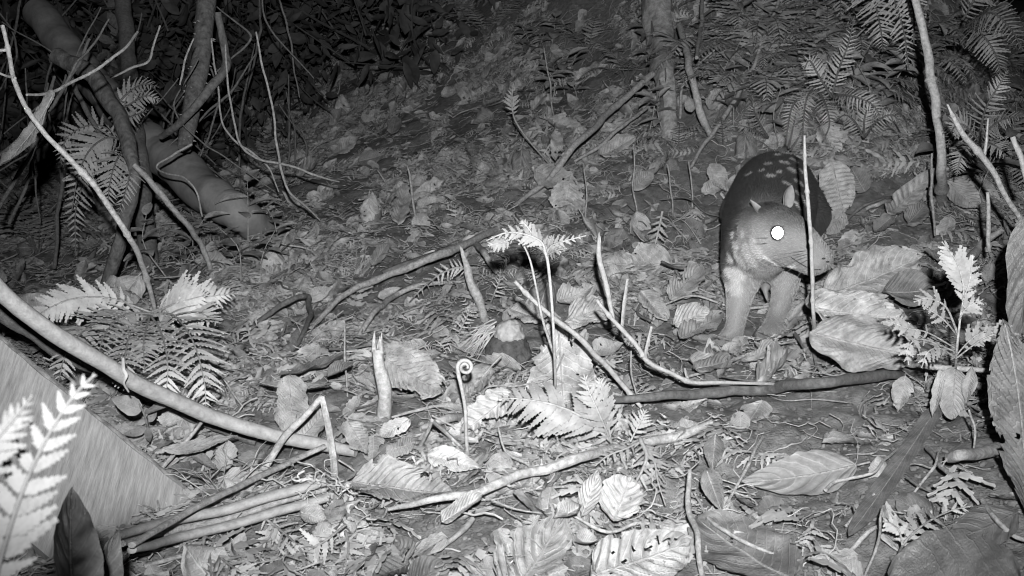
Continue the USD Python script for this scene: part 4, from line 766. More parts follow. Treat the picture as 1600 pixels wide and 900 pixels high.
# ---------------------------------------------------------------- the large leaves, one by one
H = lambda n, s, r0=.012, r1=.03: [(x, y, q) for x, y, q in zip(np.random.default_rng(s).uniform(.12, .9, n), np.random.default_rng(s + 1).uniform(-.8, .8, n), np.random.default_rng(s + 2).uniform(r0, r1, n))]
LV = [
 ('large pale leaf with an upcurled tip at the bottom centre', (790, 935), (882, 805), 120, 'leaf_pale', dict(kind='ovate', t=.5, fold=.35, curl=.9, veins=8, slope=2.4, lift=.03)),
 ('pale rounded leaf with dark insect holes at the bottom edge', (925, 898), (1078, 845), 92, 'leaf_pale', dict(kind='broad', t=.55, fold=.1, curl=.3, veins=8, slope=1.6, pleat=.003, lift=.03, holes=[(.35, .1, .022), (.5, .45, .018), (.62, .3, .024), (.72, .5, .022), (.8, .35, .028), (.3, .5, .014), (.9, .45, .02), (.15, -.2, .018)])),
 ('smooth wide leaf lying flat on bare soil below the dark log', (1338, 727), (1158, 752), 72, 'leaf_green', dict(kind='ovate', t=.3, fold=.08, curl=.25, veins=6, slope=1.8, pleat=.001, lift=.018, crumple=.003, petiole=[(1360, 722, N_, .02), (1340, 727, N_, .012)])),
 ('big folded dead leaf lying between bundle and main pale stick', (552, 752), (708, 768), 82, 'leaf_mid', dict(kind='broad', t=.5, fold=.5, curl=.3, veins=14, slope=3, lift=.03, ragged=.09)),
 ('large whitish leaf pocked with specks behind the pale frond', (872, 502, 1.86), (882, 660, 1.74), 150, 'leaf_white', dict(kind='fan', t=.85, fold=.25, curl=.5, veins=9, slope=2.6, crumple=.022, ragged=.22, pleat=.001, holes=H(9, 4, .006, .014))),
 ('white pleated leaf scrap between fiddlehead and pale frond', (800, 612), (722, 676), 58, 'leaf_white', dict(kind='torn', t=.7, fold=.2, curl=.5, pleat=.004, veins=7, slope=1, lift=.03, ragged=.12)),
 ('wide wrinkled leaf with fanned folds beside the upright stub', (602, 560), (690, 612), 74, 'leaf_mid', dict(kind='broad', t=.7, fold=.15, curl=.4, pleat=.0045, veins=9, slope=4, lift=.03, crumple=.01)),
 ('standing leaf with herringbone veins under the flat dry strip', (452, 586), (458, 678), 66, 'leaf_mid', dict(kind='torn', t=.8, fold=.25, curl=.3, pleat=.003, veins=14, slope=5, lift=.03)),
 ('front one of the big pale dead leaves heaped right of the paca', (1268, 520), (1436, 556), 92, 'leaf_pleated', dict(kind='broad', t=.75, fold=.3, curl=.5, pleat=.003, veins=12, slope=5, lift=.06, crumple=.022, ragged=.12)),
 ('upper sheet of the big pale dead leaves heaped right of the paca', (1292, 462), (1440, 400), 96, 'leaf_pale', dict(kind='torn', t=.65, fold=.2, curl=.7, pleat=.002, veins=10, slope=4, lift=.06, crumple=.028, ragged=.16)),
 ('creased middle leaf inside the heap right of the paca', (1264, 476), (1420, 500), 70, 'leaf_pale', dict(kind='broad', t=.7, fold=.35, curl=.6, pleat=.003, veins=10, slope=4, lift=.08, crumple=.024)),
 ('shaded trailing tail of the heaped leaves beside the jagged weed', (1380, 455), (1478, 452), 60, 'leaf_dim', dict(kind='lance', t=.6, fold=.3, curl=.4, lift=.04, crumple=.012)),
 ('long pleated leaf with a hole hanging at the lower right edge', (1570, 500, 1.32), (1606, 810, 1.16), 92, 'leaf_dim', dict(kind='lance', fold=.15, curl=.35, pleat=.005, veins=15, slope=7, crumple=.004, holes=[(.42, .55, .016), (.38, .55, .01)], normal=nrm(VIEW(P(1590, 650, 1.05)) * .8 + np.array([-.5, 0, .1])))),
 ('broad dim leaf hanging at the right edge above the pleated one', (1612, 335, 1.5), (1584, 540, 1.48), 60, 'leaf_dark', dict(kind='ovate', fold=.3, curl=.4, veins=7, slope=2, crumple=.006, normal=nrm(VIEW(P(1590, 430, 1.2)) * .7 + np.array([-.7, 0, .2])))),
 ('oval ribbed leaf propped on the bank behind the paca', (1300, 252), (1318, 334), 54, 'leaf_pale', dict(kind='broad', t=.9, fold=.1, curl=.3, pleat=.002, veins=12, slope=.6, lift=.05)),
 ('torn leaf below the oval ribbed leaf behind the paca', (1318, 330), (1292, 362), 40, 'leaf_mid', dict(kind='torn', t=.7, lift=.03)),
 ('arched ribbed leaf folded over itself by the sapling', (1388, 330), (1462, 262), 42, 'leaf_mid', dict(kind='broad', t=.8, fold=.4, curl=1.3, pleat=.003, veins=12, slope=1, lift=.05)),
 ('rounded ribbed leaf resting right of the sapling foot', (1480, 282), (1528, 325), 42, 'leaf_mid', dict(kind='broad', t=.8, fold=.3, curl=.8, pleat=.003, veins=10, slope=2, lift=.05)),
 ('dark three pointed leaf at the bottom left of the white peg', (640, 905), (706, 882), 60, 'leaf_dark', dict(kind='ovate', t=.5, fold=.3, curl=.4, veins=6, slope=2, lift=.03)),
 ('dark lobe leaf pointing up beside the three pointed leaf', (632, 880), (618, 842), 52, 'leaf_dark', dict(kind='ovate', t=.5, fold=.3, curl=.4, veins=6, slope=2, lift=.025)),
 ('dark lobe leaf at the bottom edge left of the white peg', (640, 880), (580, 905), 44, 'leaf_dark', dict(kind='ovate', t=.5, fold=.3, curl=.4, veins=6, slope=2, lift=.025)),
 ('large dim leaf with a hole under the straw stem at the bottom', (1238, 905), (1090, 812), 120, 'leaf_dim', dict(kind='broad', t=.35, fold=.12, curl=.2, veins=5, slope=1.5, lift=.022, pleat=.001, holes=[(.66, -.1, .022)])),
 ('broad dark leaf filling the bottom right corner', (1600, 925), (1390, 905), 160, 'leaf_dark', dict(kind='broad', t=.35, fold=.12, curl=.2, veins=5, slope=1.5, lift=.024, pleat=.001)),
 ('broad dark leaf pressed under the pale frond at lower right', (1590, 800), (1470, 850), 70, 'leaf_dark', dict(kind='ovate', t=.35, fold=.15, curl=.3, veins=5, slope=1.5, lift=.022, pleat=.001)),
 ('small ribbed leaf curled like a shell right of the main pale stick', (908, 808), (936, 735), 44, 'leaf_pale', dict(kind='ovate', t=.7, fold=.7, curl=.6, pleat=.0025, veins=8, slope=2, lift=.03)),
 ('pale torn leaf under the white dead frond', (960, 812), (985, 745), 86, 'leaf_pale', dict(kind='torn', t=.6, fold=.15, curl=.4, veins=6, slope=2, lift=.03, ragged=.15)),
 ('tangled papery leaf left of the shell shaped leaf', (862, 812), (912, 790), 38, 'leaf_pale', dict(kind='torn', t=.6, fold=.3, curl=.9, lift=.03, crumple=.014, ragged=.2)),
 ('small pale seed leaf on the soil beside the upcurled leaf', (898, 846), (936, 846), 24, 'leaf_pale', dict(kind='ovate', t=.5, lift=.022, fold=.35)),
 ('dim narrow leaf hanging over the soil below the short flattened stick', (1118, 675), (1112, 742), 34, 'leaf_dim', dict(kind='ovate', t=.6, lift=.03)),
 ('dim leaf drooping right of the white dead frond', (1104, 735), (1128, 800), 36, 'leaf_dim', dict(kind='ovate', t=.6, lift=.03)),
 ('torn leaf lying before the paca front feet', (1084, 578), (1150, 560), 36, 'leaf_dim', dict(kind='torn', t=.6, lift=.025, ragged=.15, crumple=.012)),
 ('crumpled leaf edge just right of the paca front foot', (1160, 560), (1216, 540), 30, 'leaf_mid', dict(kind='torn', t=.6, lift=.03, ragged=.2, crumple=.014)),
 ('pale twisted leaf at the left end of the crumpled leaves by the paca', (1000, 452), (1042, 500), 44, 'leaf_pale', dict(kind='torn', t=.7, fold=.5, curl=1.0, lift=.03, crumple=.018, ragged=.15)),
 ('pale shell like leaf among the crumpled leaves by the paca', (1050, 508), (1108, 484), 40, 'leaf_white', dict(kind='broad', t=.7, fold=.3, curl=.7, pleat=.003, veins=8, slope=3, lift=.04, crumple=.01)),
 ('dim star shaped leaf above the crumpled leaves by the paca', (1048, 470), (1092, 418), 54, 'leaf_mid', dict(kind='torn', t=.7, fold=.2, curl=.5, lift=.03, ragged=.3, crumple=.014)),
 ('smooth slab of leaf touching the paca front leg', (1062, 530), (1128, 488), 40, 'leaf_pale', dict(kind='broad', t=.55, lift=.03)),
 ('white folded leaf around the foot of the splintered stalk', (885, 500), (962, 470), 62, 'leaf_white', dict(kind='torn', t=.7, fold=.4, curl=.8, pleat=.003, veins=7, lift=.03, crumple=.018, ragged=.15)),
 ('pale crinkled leaf left of the splintered stalk', (872, 470), (930, 445), 48, 'leaf_pale', dict(kind='torn', t=.7, fold=.3, curl=.8, lift=.03, crumple=.02, ragged=.2)),
 ('pale curled leaf with torn flaps above the speckled whitish leaf', (795, 480), (852, 500), 44, 'leaf_pale', dict(kind='torn', t=.7, fold=.4, curl=1.0, lift=.03, crumple=.02, ragged=.25)),
 ('pale drooping leaf left of the paca back', (1108, 258), (1136, 300), 36, 'leaf_pale', dict(kind='ovate', t=.8, fold=.5, curl=.6, lift=.05)),
 ('pale ribbed leaf under the drooping leaf left of the paca', (1098, 302), (1136, 280), 30, 'leaf_pale', dict(kind='torn', t=.7, fold=.3, lift=.04)),
 ('pale torn leaf lying right of the forked stick', (938, 242), (992, 214), 36, 'leaf_pale', dict(kind='torn', t=.6, lift=.03, ragged=.15)),
 ('pale limp leaf hanging from the crumpled white leaf bunch', (872, 205), (868, 250), 26, 'leaf_pale', dict(kind='torn', t=.9, fold=.3, lift=.09, ragged=.15, curl=.3)),
 ('wide limp leaf spread under the crumpled white leaf bunch', (838, 268), (905, 300), 46, 'leaf_mid', dict(kind='torn', t=.6, lift=.03, ragged=.15, crumple=.014)),
 ('crumpled upright leaf with straws on the middle slope', (622, 345), (632, 288), 40, 'leaf_mid', dict(kind='torn', t=.85, fold=.4, curl=.9, lift=.04, crumple=.014)),
 ('flat torn leaf on the dim upper slope', (690, 150), (732, 128), 22, 'leaf_mid', dict(kind='torn', t=.5, lift=.03, ragged=.1)),
 ('dim ribbed leaf standing on the upper slope', (612, 210), (618, 182), 26, 'leaf_dim', dict(kind='broad', t=.85, lift=.05)),
 ('dim square leaf on the upper slope left of the ribbed one', (565, 186), (598, 176), 20, 'leaf_mid', dict(kind='torn', t=.7, lift=.05)),
 ('dim fern like leaf low on the upper slope', (522, 240), (562, 212), 24, 'leaf_mid', dict(kind='lance', t=.7, lift=.03, ragged=.3)),
 ('dim leaf with ragged edge right of the fern like leaf', (560, 252), (604, 240), 26, 'leaf_dim', dict(kind='ovate', t=.6, lift=.03, ragged=.2)),
 ('white torn leaf with a dark hole right of the upright stub', (640, 655), (590, 682), 34, 'leaf_white', dict(kind='torn', t=.65, fold=.3, curl=.6, lift=.03, crumple=.012, ragged=.15, holes=[(.4, .3, .04)])),
 ('smooth bent leaf standing left of the torn white leaf', (545, 660), (575, 712), 44, 'leaf_mid', dict(kind='torn', t=.8, fold=.2, lift=.03)),
 ('ribbed leaf piece propped below the torn white leaf', (604, 705), (650, 690), 34, 'leaf_mid', dict(kind='torn', t=.8, fold=.1, pleat=.003, veins=9, slope=.5, lift=.03)),
 ('white smooth leaf lying left of the fiddlehead stem', (668, 712), (752, 732), 36, 'leaf_white', dict(kind='ovate', t=.5, fold=.25, lift=.03)),
 ('rolled pale leaf piece under the fiddlehead foot', (688, 818), (752, 776), 28, 'leaf_pale', dict(kind='strap', t=.6, fold=.6, lift=.018)),
 ('small dry leaf cupped over the end of the bundle', (470, 800), (512, 812), 36, 'leaf_pale', dict(kind='broad', t=.6, fold=.4, curl=.7, lift=.03)),
 ('papery scrap below the cupped leaf', (488, 852), (518, 818), 34, 'leaf_pale', dict(kind='torn', t=.6, fold=.3, curl=.7, lift=.024, ragged=.2)),
 ('long dark leaf arched over the standing herringbone leaf', (438, 582), (540, 556), 26, 'leaf_dim', dict(kind='lance', t=.4, fold=.5, curl=.5, lift=.05)),
 ('dark narrow leaf bending down under the long arched leaf', (404, 596), (516, 600), 20, 'leaf_dim', dict(kind='lance', t=.4, fold=.5, curl=.8, lift=.05)),
 ('cupped dim leaf left of the upright stub', (512, 588), (552, 566), 26, 'leaf_dim', dict(kind='ovate', t=.5, fold=.5, curl=.6, lift=.05)),
 ('small smooth leaf behind the upright stub', (602, 542), (634, 552), 28, 'leaf_mid', dict(kind='ovate', t=.6, lift=.03)),
 ('small ribbed leaf lying above the bent dark stick', (478, 465), (520, 450), 22, 'leaf_mid', dict(kind='ovate', t=.6, lift=.03)),
 ('pale oval leaf lying between the two curved ribs', (590, 465), (628, 450), 22, 'leaf_mid', dict(kind='ovate', t=.6, lift=.03)),
 ('dim creased leaf above the curved ribs', (580, 415), (606, 380), 24, 'leaf_dim', dict(kind='torn', t=.7, lift=.03)),
 ('leaf with torn edge under the grass tuft', (465, 690), (512, 640), 50, 'leaf_mid', dict(kind='torn', t=.6, lift=.024, ragged=.2)),
 ('smooth leaf standing among the dry grass by the board tip', (350, 735), (356, 690), 40, 'leaf_mid', dict(kind='torn', t=.85, fold=.15, lift=.03)),
 ('long dark leaf bridging the hollow beside the board tip', (248, 702), (372, 682), 22, 'leaf_mid', dict(kind='lance', t=.5, fold=.4, lift=.06, curl=.5)),
 ('small curled leaf in the hollow above the board tip', (296, 705), (340, 735), 18, 'leaf_mid', dict(kind='lance', t=.5, fold=.5, lift=.03)),
 ('jagged pale leaf hanging over the soil from the level stick', (1415, 585, 1.62), (1404, 642, 1.6), 34, 'leaf_pale', dict(kind='ovate', t=.5, fold=.25, ragged=.2, name='hanging_leaf', cat='hanging leaf')),
 ('broad limp leaf hanging below the level stick near the big pleated leaf', (1492, 575, 1.52), (1488, 655, 1.5), 48, 'leaf_mid', dict(kind='broad', fold=.2, curl=.4, name='hanging_leaf', cat='hanging leaf')),
 ('twisted leaf with a curled pale edge at the top of the strap leaf', (1470, 580, 1.5), (1456, 652, 1.48), 26, 'leaf_pale', dict(kind='torn', fold=.5, curl=.9, twist=1.2, name='hanging_leaf', cat='hanging leaf')),
 ('narrow limp leaf hanging right of the broad limp leaf', (1518, 572, 1.5), (1508, 636, 1.48), 26, 'leaf_mid', dict(kind='lance', fold=.4, curl=.6, name='hanging_leaf', cat='hanging leaf')),
 ('long dry strap leaf with ridges slanting over the bare soil', (1466, 632), (1326, 836), 30, 'leaf_dim', dict(kind='strap', t=.35, fold=.1, pleat=0.0, lift=.03, crumple=.002, ragged=.04, name='strap_leaf', curl=.2)),
 ('dim leaf resting low on the bank under the arched leaf', (1418, 350), (1446, 318), 42, 'leaf_dim', dict(kind='torn', t=.7, lift=.03)),
 ('dim leaf in the soil hollow left of the heaped leaves', (1392, 340), (1366, 362), 32, 'leaf_dim', dict(kind='torn', t=.6, lift=.03)),
 ('thin broad leaf behind the paca lying on the bank', (1352, 300), (1330, 262), 44, 'leaf_dim', dict(kind='torn', t=.7, lift=.03)),
 ('narrow pale leaf above the oval ribbed leaf', (1302, 246), (1338, 258), 14, 'leaf_mid', dict(kind='lance', t=.8, lift=.05)),
 ('dim broken leaf by the right foot of the split stick', (1548, 410), (1540, 448), 26, 'leaf_mid', dict(kind='torn', t=.7, lift=.04)),
 ('upright narrow leaf standing on the slope left of the vine foot', (1012, 280), (1034, 242), 16, 'leaf_mid', dict(kind='lance', t=.9, lift=.05)),
 ('rounded leaf lying beside the narrow upright leaf', (990, 295), (1024, 262), 28, 'leaf_mid', dict(kind='ovate', t=.6, lift=.03)),
 ('pointed leaf hanging near the leaning cane', (1080, 175, N_, .12), (1076, 150, N_, .16), 18, 'leaf_mid', dict(kind='ovate', t=.8)),
 ('small square of leaf behind the leaning cane', (1106, 170), (1128, 140), 30, 'leaf_mid', dict(kind='torn', t=.8, lift=.06)),
]
for lab, b, t_, w, tn, kw in LV: leaf(lab, b, t_, w, tn, **kw)

# ---------------------------------------------------------------- small ferns and jagged plants of the middle and right
fern('white plume of jagged leaves on a tall thin stem in the centre', [
    dict(pts=[(868, 604, 1.66), (866, 540, 1.6), (862, 470, 1.58), (856, 410, 1.57), (850, 390, 1.565)], len=4, n=2, w=[5, 6], start=.97, seed=1),
    dict(pts=[(852, 398, 1.57), (846, 378, 1.56), (820, 366, 1.55), (790, 364, 1.54), (760, 376, 1.53)], len=24, n=11, lobes=5, wide=.6, start=.1, w=[5, 2], notch=.7, seed=2), dict(pts=[(853, 398, 1.57), (862, 384, 1.55), (885, 376, 1.53), (916, 368, 1.52)], len=18, n=9, lobes=5, wide=.62, notch=.7, start=.1, w=[4, 2], seed=3),
    dict(pts=[(852, 398, 1.57), (836, 372, 1.57), (822, 352, 1.57), (815, 344, 1.57)], len=16, n=8, lobes=5, wide=.62, notch=.7, start=.2, w=[4, 2], seed=4), dict(pts=[(853, 400, 1.57), (868, 392, 1.54), (886, 388, 1.52)], len=14, n=7, lobes=4, wide=.66, notch=.55, start=.1, w=[3, 2], seed=5),
    dict(pts=[(854, 396, 1.57), (858, 380, 1.58), (862, 368, 1.59)], len=16, n=6, lobes=5, wide=.66, notch=.55, start=.1, w=[3, 2], seed=6)], 'fern_white', 'stem_white', 'plumed_plant', 'plant', separate=True)
fern('bent bright stem with a small jagged leaf beside the white plume', [dict(pts=[(868, 560, 1.66), (848, 500, 1.62), (838, 450, 1.6), (826, 400, 1.585), (808, 374, 1.575), (780, 380, 1.56), (762, 384, 1.55)], len=18, n=9, w=[5, 2], start=.72, lobes=5, wide=.62, notch=.5)], 'fern_white', 'stem_white', 'plumed_plant', 'plant', separate=True)
fern('bright pale frond lying over the speckled whitish leaf', [
    dict(pts=[(955, 690, 1.5), (915, 655, 1.48), (870, 634, 1.47), (820, 624, 1.47), (778, 622, 1.48)], len=64, n=15, lobes=9, wide=.42, notch=.72, droop=.45, w=[6, 2], start=.05, ang=72, seed=1, peak=.35),
    dict(pts=[(955, 692, 1.5), (940, 655, 1.47), (922, 615, 1.46), (912, 585, 1.46)], len=38, n=12, lobes=6, wide=.46, notch=.75, w=[4, 2], start=.1, seed=2), dict(pts=[(955, 692, 1.5), (948, 650, 1.48), (940, 610, 1.47), (936, 590, 1.47)], len=30, n=11, lobes=6, wide=.46, w=[4, 2], seed=3)], 'fern_white', 'stem_white', 'pale_frond', 'fern', separate=True)
fern('shredded white dead frond below the short flattened stick', [
    dict(pts=[(1000, 685, 1.46), (1010, 715, 1.42), (992, 755, 1.38), (958, 795, 1.34)], len=34, n=12, lobes=6, wide=.3, w=[8, 3], start=.05, seed=1, jitter=.35), dict(pts=[(1002, 690, 1.46), (1022, 720, 1.42), (1028, 752, 1.38), (1040, 790, 1.34)], len=26, n=10, lobes=5, w=[6, 2], seed=2, jitter=.35),
    dict(pts=[(1000, 690, 1.47), (980, 700, 1.44), (950, 712, 1.42), (930, 728, 1.4)], len=22, n=9, lobes=5, w=[5, 2], seed=3, jitter=.35), dict(pts=[(985, 690, 1.5), (1000, 660, 1.5), (1010, 640, 1.5)], len=24, n=8, lobes=5, w=[4, 2], seed=4)], 'fern_white', 'stem_white', 'dead_frond', 'fern', separate=True)
fern('jagged pale weed growing in front of the heaped leaves at right', [
    dict(pts=[(1492, 620, N_, .0), (1494, 560, 1.5), (1500, 500, 1.47), (1506, 455, 1.46), (1495, 410, 1.45), (1472, 378, 1.44)], len=44, n=8, lobes=5, wide=.62, w=[5, 2], start=.55, ang=48, notch=.72, seed=1),
    dict(pts=[(1504, 470, 1.46), (1515, 440, 1.45), (1520, 398, 1.45)], len=22, n=6, lobes=4, wide=.66, w=[3, 2], start=.3, notch=.72, seed=2), dict(pts=[(1496, 520, 1.48), (1478, 480, 1.45), (1450, 466, 1.43), (1428, 472, 1.42)], len=26, n=6, lobes=4, wide=.66, w=[4, 2], start=.35, notch=.72, seed=3),
    dict(pts=[(1496, 525, 1.48), (1480, 505, 1.45), (1462, 490, 1.44), (1446, 482, 1.43)], len=18, n=5, lobes=4, wide=.66, w=[3, 2], start=.3, notch=.72, seed=4), dict(pts=[(1498, 500, 1.47), (1512, 480, 1.45), (1536, 468, 1.44)], len=22, n=5, lobes=4, wide=.66, w=[3, 2], start=.3, notch=.72, seed=5),
    dict(pts=[(1494, 545, 1.49), (1450, 520, 1.46), (1415, 512, 1.44), (1385, 500, 1.43)], len=28, n=7, lobes=4, wide=.66, w=[3, 2], start=.35, notch=.72, seed=6), dict(pts=[(1494, 555, 1.49), (1520, 528, 1.46), (1550, 512, 1.44)], len=28, n=6, lobes=4, wide=.66, w=[3, 2], start=.25, notch=.72, seed=7),
    dict(pts=[(1494, 560, 1.49), (1470, 545, 1.46), (1450, 550, 1.44), (1440, 575, 1.43)], len=26, n=6, lobes=4, wide=.66, w=[3, 2], start=.25, notch=.72, seed=8), dict(pts=[(1494, 560, 1.49), (1535, 530, 1.44), (1570, 520, 1.42), (1590, 535, 1.4)], len=24, n=7, lobes=4, wide=.66, w=[3, 2], start=.3, notch=.72, seed=9),
    dict(pts=[(1494, 550, 1.49), (1440, 530, 1.44), (1418, 545, 1.42), (1420, 570, 1.42)], len=22, n=6, lobes=4, wide=.66, w=[3, 2], start=.3, notch=.72, seed=10)], 'fern_pale', 'stem_pale', 'jagged_weed', 'plant', separate=True)
fern('pale jagged leaf on a dark stem at the lower right', [
    dict(pts=[(1400, 880, N_, .0), (1412, 850, 1.16), (1440, 822, 1.17), (1480, 800, 1.19), (1520, 790, 1.2)], len=40, n=9, lobes=5, wide=.4, w=[5, 2], start=.25, notch=.72, ang=55, seed=1), dict(pts=[(1410, 852, 1.16), (1405, 830, 1.15), (1392, 818, 1.15), (1380, 815, 1.15)], len=24, n=6, lobes=4, wide=.66, w=[4, 2], notch=.72, seed=2),
    dict(pts=[(1412, 850, 1.16), (1420, 822, 1.17), (1430, 800, 1.18)], len=24, n=6, lobes=4, wide=.66, w=[4, 2], notch=.72, seed=3)], 'fern_mid', 'stem_mid', 'jagged_leaf', 'plant', separate=True)
fern('small drooping frond arching over the slope above the husk', [dict(pts=[(735, 425, N_, .08), (715, 418, N_, .1), (685, 430, N_, .1), (655, 455, N_, .07), (640, 472, N_, .04)], len=22, n=15, lobes=4, wide=.28, w=[4, 2], start=.03)], 'fern_mid', separate=True)
fern('small upright ladder like frond left of the husk', [dict(upright=True, pts=[(712, 545, N_, .02), (720, 515, N_, .08), (732, 490, N_, .12), (738, 472, N_, .14)], len=18, n=12, lobes=3, wide=.24, w=[3, 2], start=.03, ang=80)], 'fern_mid', separate=True)
fern('small ladder like frond right above the husk', [dict(upright=True, pts=[(762, 485, N_, .02), (772, 460, N_, .08), (780, 440, N_, .12), (782, 420, N_, .14)], len=17, n=11, lobes=3, wide=.24, w=[3, 2], start=.03, ang=80)], 'fern_mid', separate=True)
fern('low curled frond between the stub and the fiddlehead', [dict(pts=[(640, 552, N_, .02), (668, 540, N_, .04), (690, 548, N_, .03)], len=12, n=10, lobes=3, wide=.3, w=[3, 2])], 'fern_mid')
fern('hanging shredded dead fern leaf above the crumpled leaves', [dict(upright=True, pts=[(1035, 330, N_, .1), (1030, 355, N_, .08), (1022, 385, N_, .05), (1008, 402, N_, .02)], len=20, n=9, lobes=4, jitter=.5, w=[4, 2], seed=1), dict(upright=True, pts=[(1030, 318, N_, .1), (1018, 322, N_, .1), (1006, 335, N_, .07)], len=20, n=8, lobes=4, jitter=.5, w=[4, 2], seed=2)], 'fern_pale', 'stem_pale', 'dead_frond')
fern('crumpled white leaf bunch at the fork of the long grey stick', [dict(upright=True, pts=[(870, 225, N_, .1), (845, 205, N_, .12), (818, 212, N_, .1), (800, 225, N_, .06)], len=22, n=9, lobes=5, jitter=.5, w=[4, 2], seed=1), dict(upright=True, pts=[(875, 222, N_, .1), (895, 205, N_, .12), (915, 202, N_, .12)], len=14, n=7, lobes=4, jitter=.5, w=[4, 2], seed=2), dict(upright=True, pts=[(860, 225, N_, .1), (848, 245, N_, .07), (846, 268, N_, .03)], len=16, n=7, lobes=4, jitter=.5, w=[4, 2], seed=3)], 'fern_pale', 'stem_pale', 'dead_frond')
fern('slim plant with a feathery top on the dim slope', [dict(upright=True, pts=[(872, 270, N_, .02), (835, 230, N_, .14), (806, 190, N_, .24), (800, 160, N_, .3), (802, 130, N_, .34)], len=18, n=9, start=.6, lobes=5, w=[3, 3], seed=1), dict(upright=True, pts=[(800, 165, N_, .3), (815, 150, N_, .31), (842, 140, N_, .32)], len=14, n=7, lobes=4, w=[3, 2], seed=2), dict(upright=True, pts=[(800, 165, N_, .3), (796, 150, N_, .31), (792, 138, N_, .32)], len=14, n=6, lobes=4, w=[3, 2], seed=3)], 'fern_pale', 'stem_mid', 'feathery_plant', 'plant')
fern('dead frond remnant beside the tied end of the bundle', [dict(pts=[(400, 800, N_, .03), (440, 830, N_, .04), (470, 860, N_, .04), (480, 900, N_, .03)], len=40, n=12, lobes=6, wide=.3, jitter=.4, w=[5, 3], seed=1), dict(pts=[(540, 820, N_, .03), (500, 850, N_, .04), (450, 870, N_, .04), (400, 880, N_, .03)], len=40, n=12, lobes=6, jitter=.4, w=[5, 3], seed=2), dict(pts=[(540, 830, N_, .03), (545, 860, N_, .04), (530, 905, N_, .03)], len=36, n=10, lobes=6, jitter=.4, w=[5, 3], seed=3)], 'fern_mid', 'stem_mid', 'dead_frond')
fern('withered frond lying under the bundle at the bottom', [dict(pts=[(330, 860, N_, .02), (370, 890, N_, .03), (420, 915, N_, .02)], len=40, n=11, lobes=6, jitter=.4, w=[5, 3], seed=1), dict(pts=[(430, 810, N_, .03), (420, 840, N_, .03), (380, 870, N_, .02)], len=28, n=10, lobes=5, jitter=.4, w=[5, 3], seed=2)], 'fern_mid', 'stem_mid', 'dead_frond')
def knot():
    r = np.random.default_rng(8); th = Thing('dry_tendril', 'dry curled tendril tangled round the end of the stalk bundle', 'tendril', G(520, 780)); c0 = G(522, 765, .05)
    for k in range(13):
        c = c0 + r.normal(size=3) * [.02, .008, .022]; d = nrm(r.normal(size=3)); pts = [c]
        for j in range(12): d = nrm(d + r.normal(size=3) * .75 - (pts[-1] - c0) * 12); pts.append(pts[-1] + d * r.uniform(.004, .008))
        th.part('strand', tube(catmull(pts, 34), np.full(34, r.uniform(.0009, .0022)) * r.uniform(.5, 1.4, 34), 6, .45, True, .5, k), 'straw', 50)
knot()
for k, (lab, px, py) in enumerate((('tuft of thin dry grass blades left of the upright stub', 470, 545), ('tuft of dry grass blades by the tip of the board', 345, 770), ('sparse dry grass tuft on the middle slope', 560, 420), ('tuft of wiry stems under the dark ferns', 300, 420), ('loose wiry tuft left of the paca', 1080, 380))):
    r = np.random.default_rng(k + 50); th = Thing('grass_tuft', lab, 'grass tuft', G(px, py))
    for j in range(16):
        a = r.uniform(0, 6.28); d = np.array([math.cos(a), math.sin(a), r.uniform(.3, 1.3)]); b = G(px, py) + [r.normal() * .02, r.normal() * .02, 0]; l = r.uniform(.05, .13)
        th.part('blade', tube(catmull([b, b + d * l * .5, b + d * l * .9 - [0, 0, l * .35]], 7), np.linspace(.0014, .0003, 7), 4), ('stem_mid', 'straw')[j % 2])

# ---------------------------------------------------------------- the bank behind the paca, with its ferns
def stump():
    C, R = tube_pts([(1048, 212, N_, .03), (1044, 170, N_, .08), (1040, 120, N_, .1), (1036, 75, N_, .1), (1030, 10, N_, .1), (1026, -40, N_, .1)], [20, 28, 36, 42, 46, 46], 24)
    th = Thing('rotten_stump', 'rotten upright stump with a hollow split face', 'stump', C[0]); th.part('stump_wood', tube(C, R, 20, 1, True, .45, 4), 'bark_rough', 50)
    r = np.random.default_rng(2)
    for k in range(12):
        i = r.integers(2, 18); o = VIEW(C[i]) * R[i] * .95 + RGT * R[i] * r.uniform(-.8, .8); p = C[i] + o; L = r.uniform(.04, .12)
        th.part('bark_flake', tube(np.array([p, p + (C[i] - C[i - 1]) / np.linalg.norm(C[i] - C[i - 1]) * -L * .5 + VIEW(p) * .006, p - nrm(C[i] - C[i - 1]) * -L]), np.array([.003, .007, .002]), 6, .4), 'bark', 50)
stump()
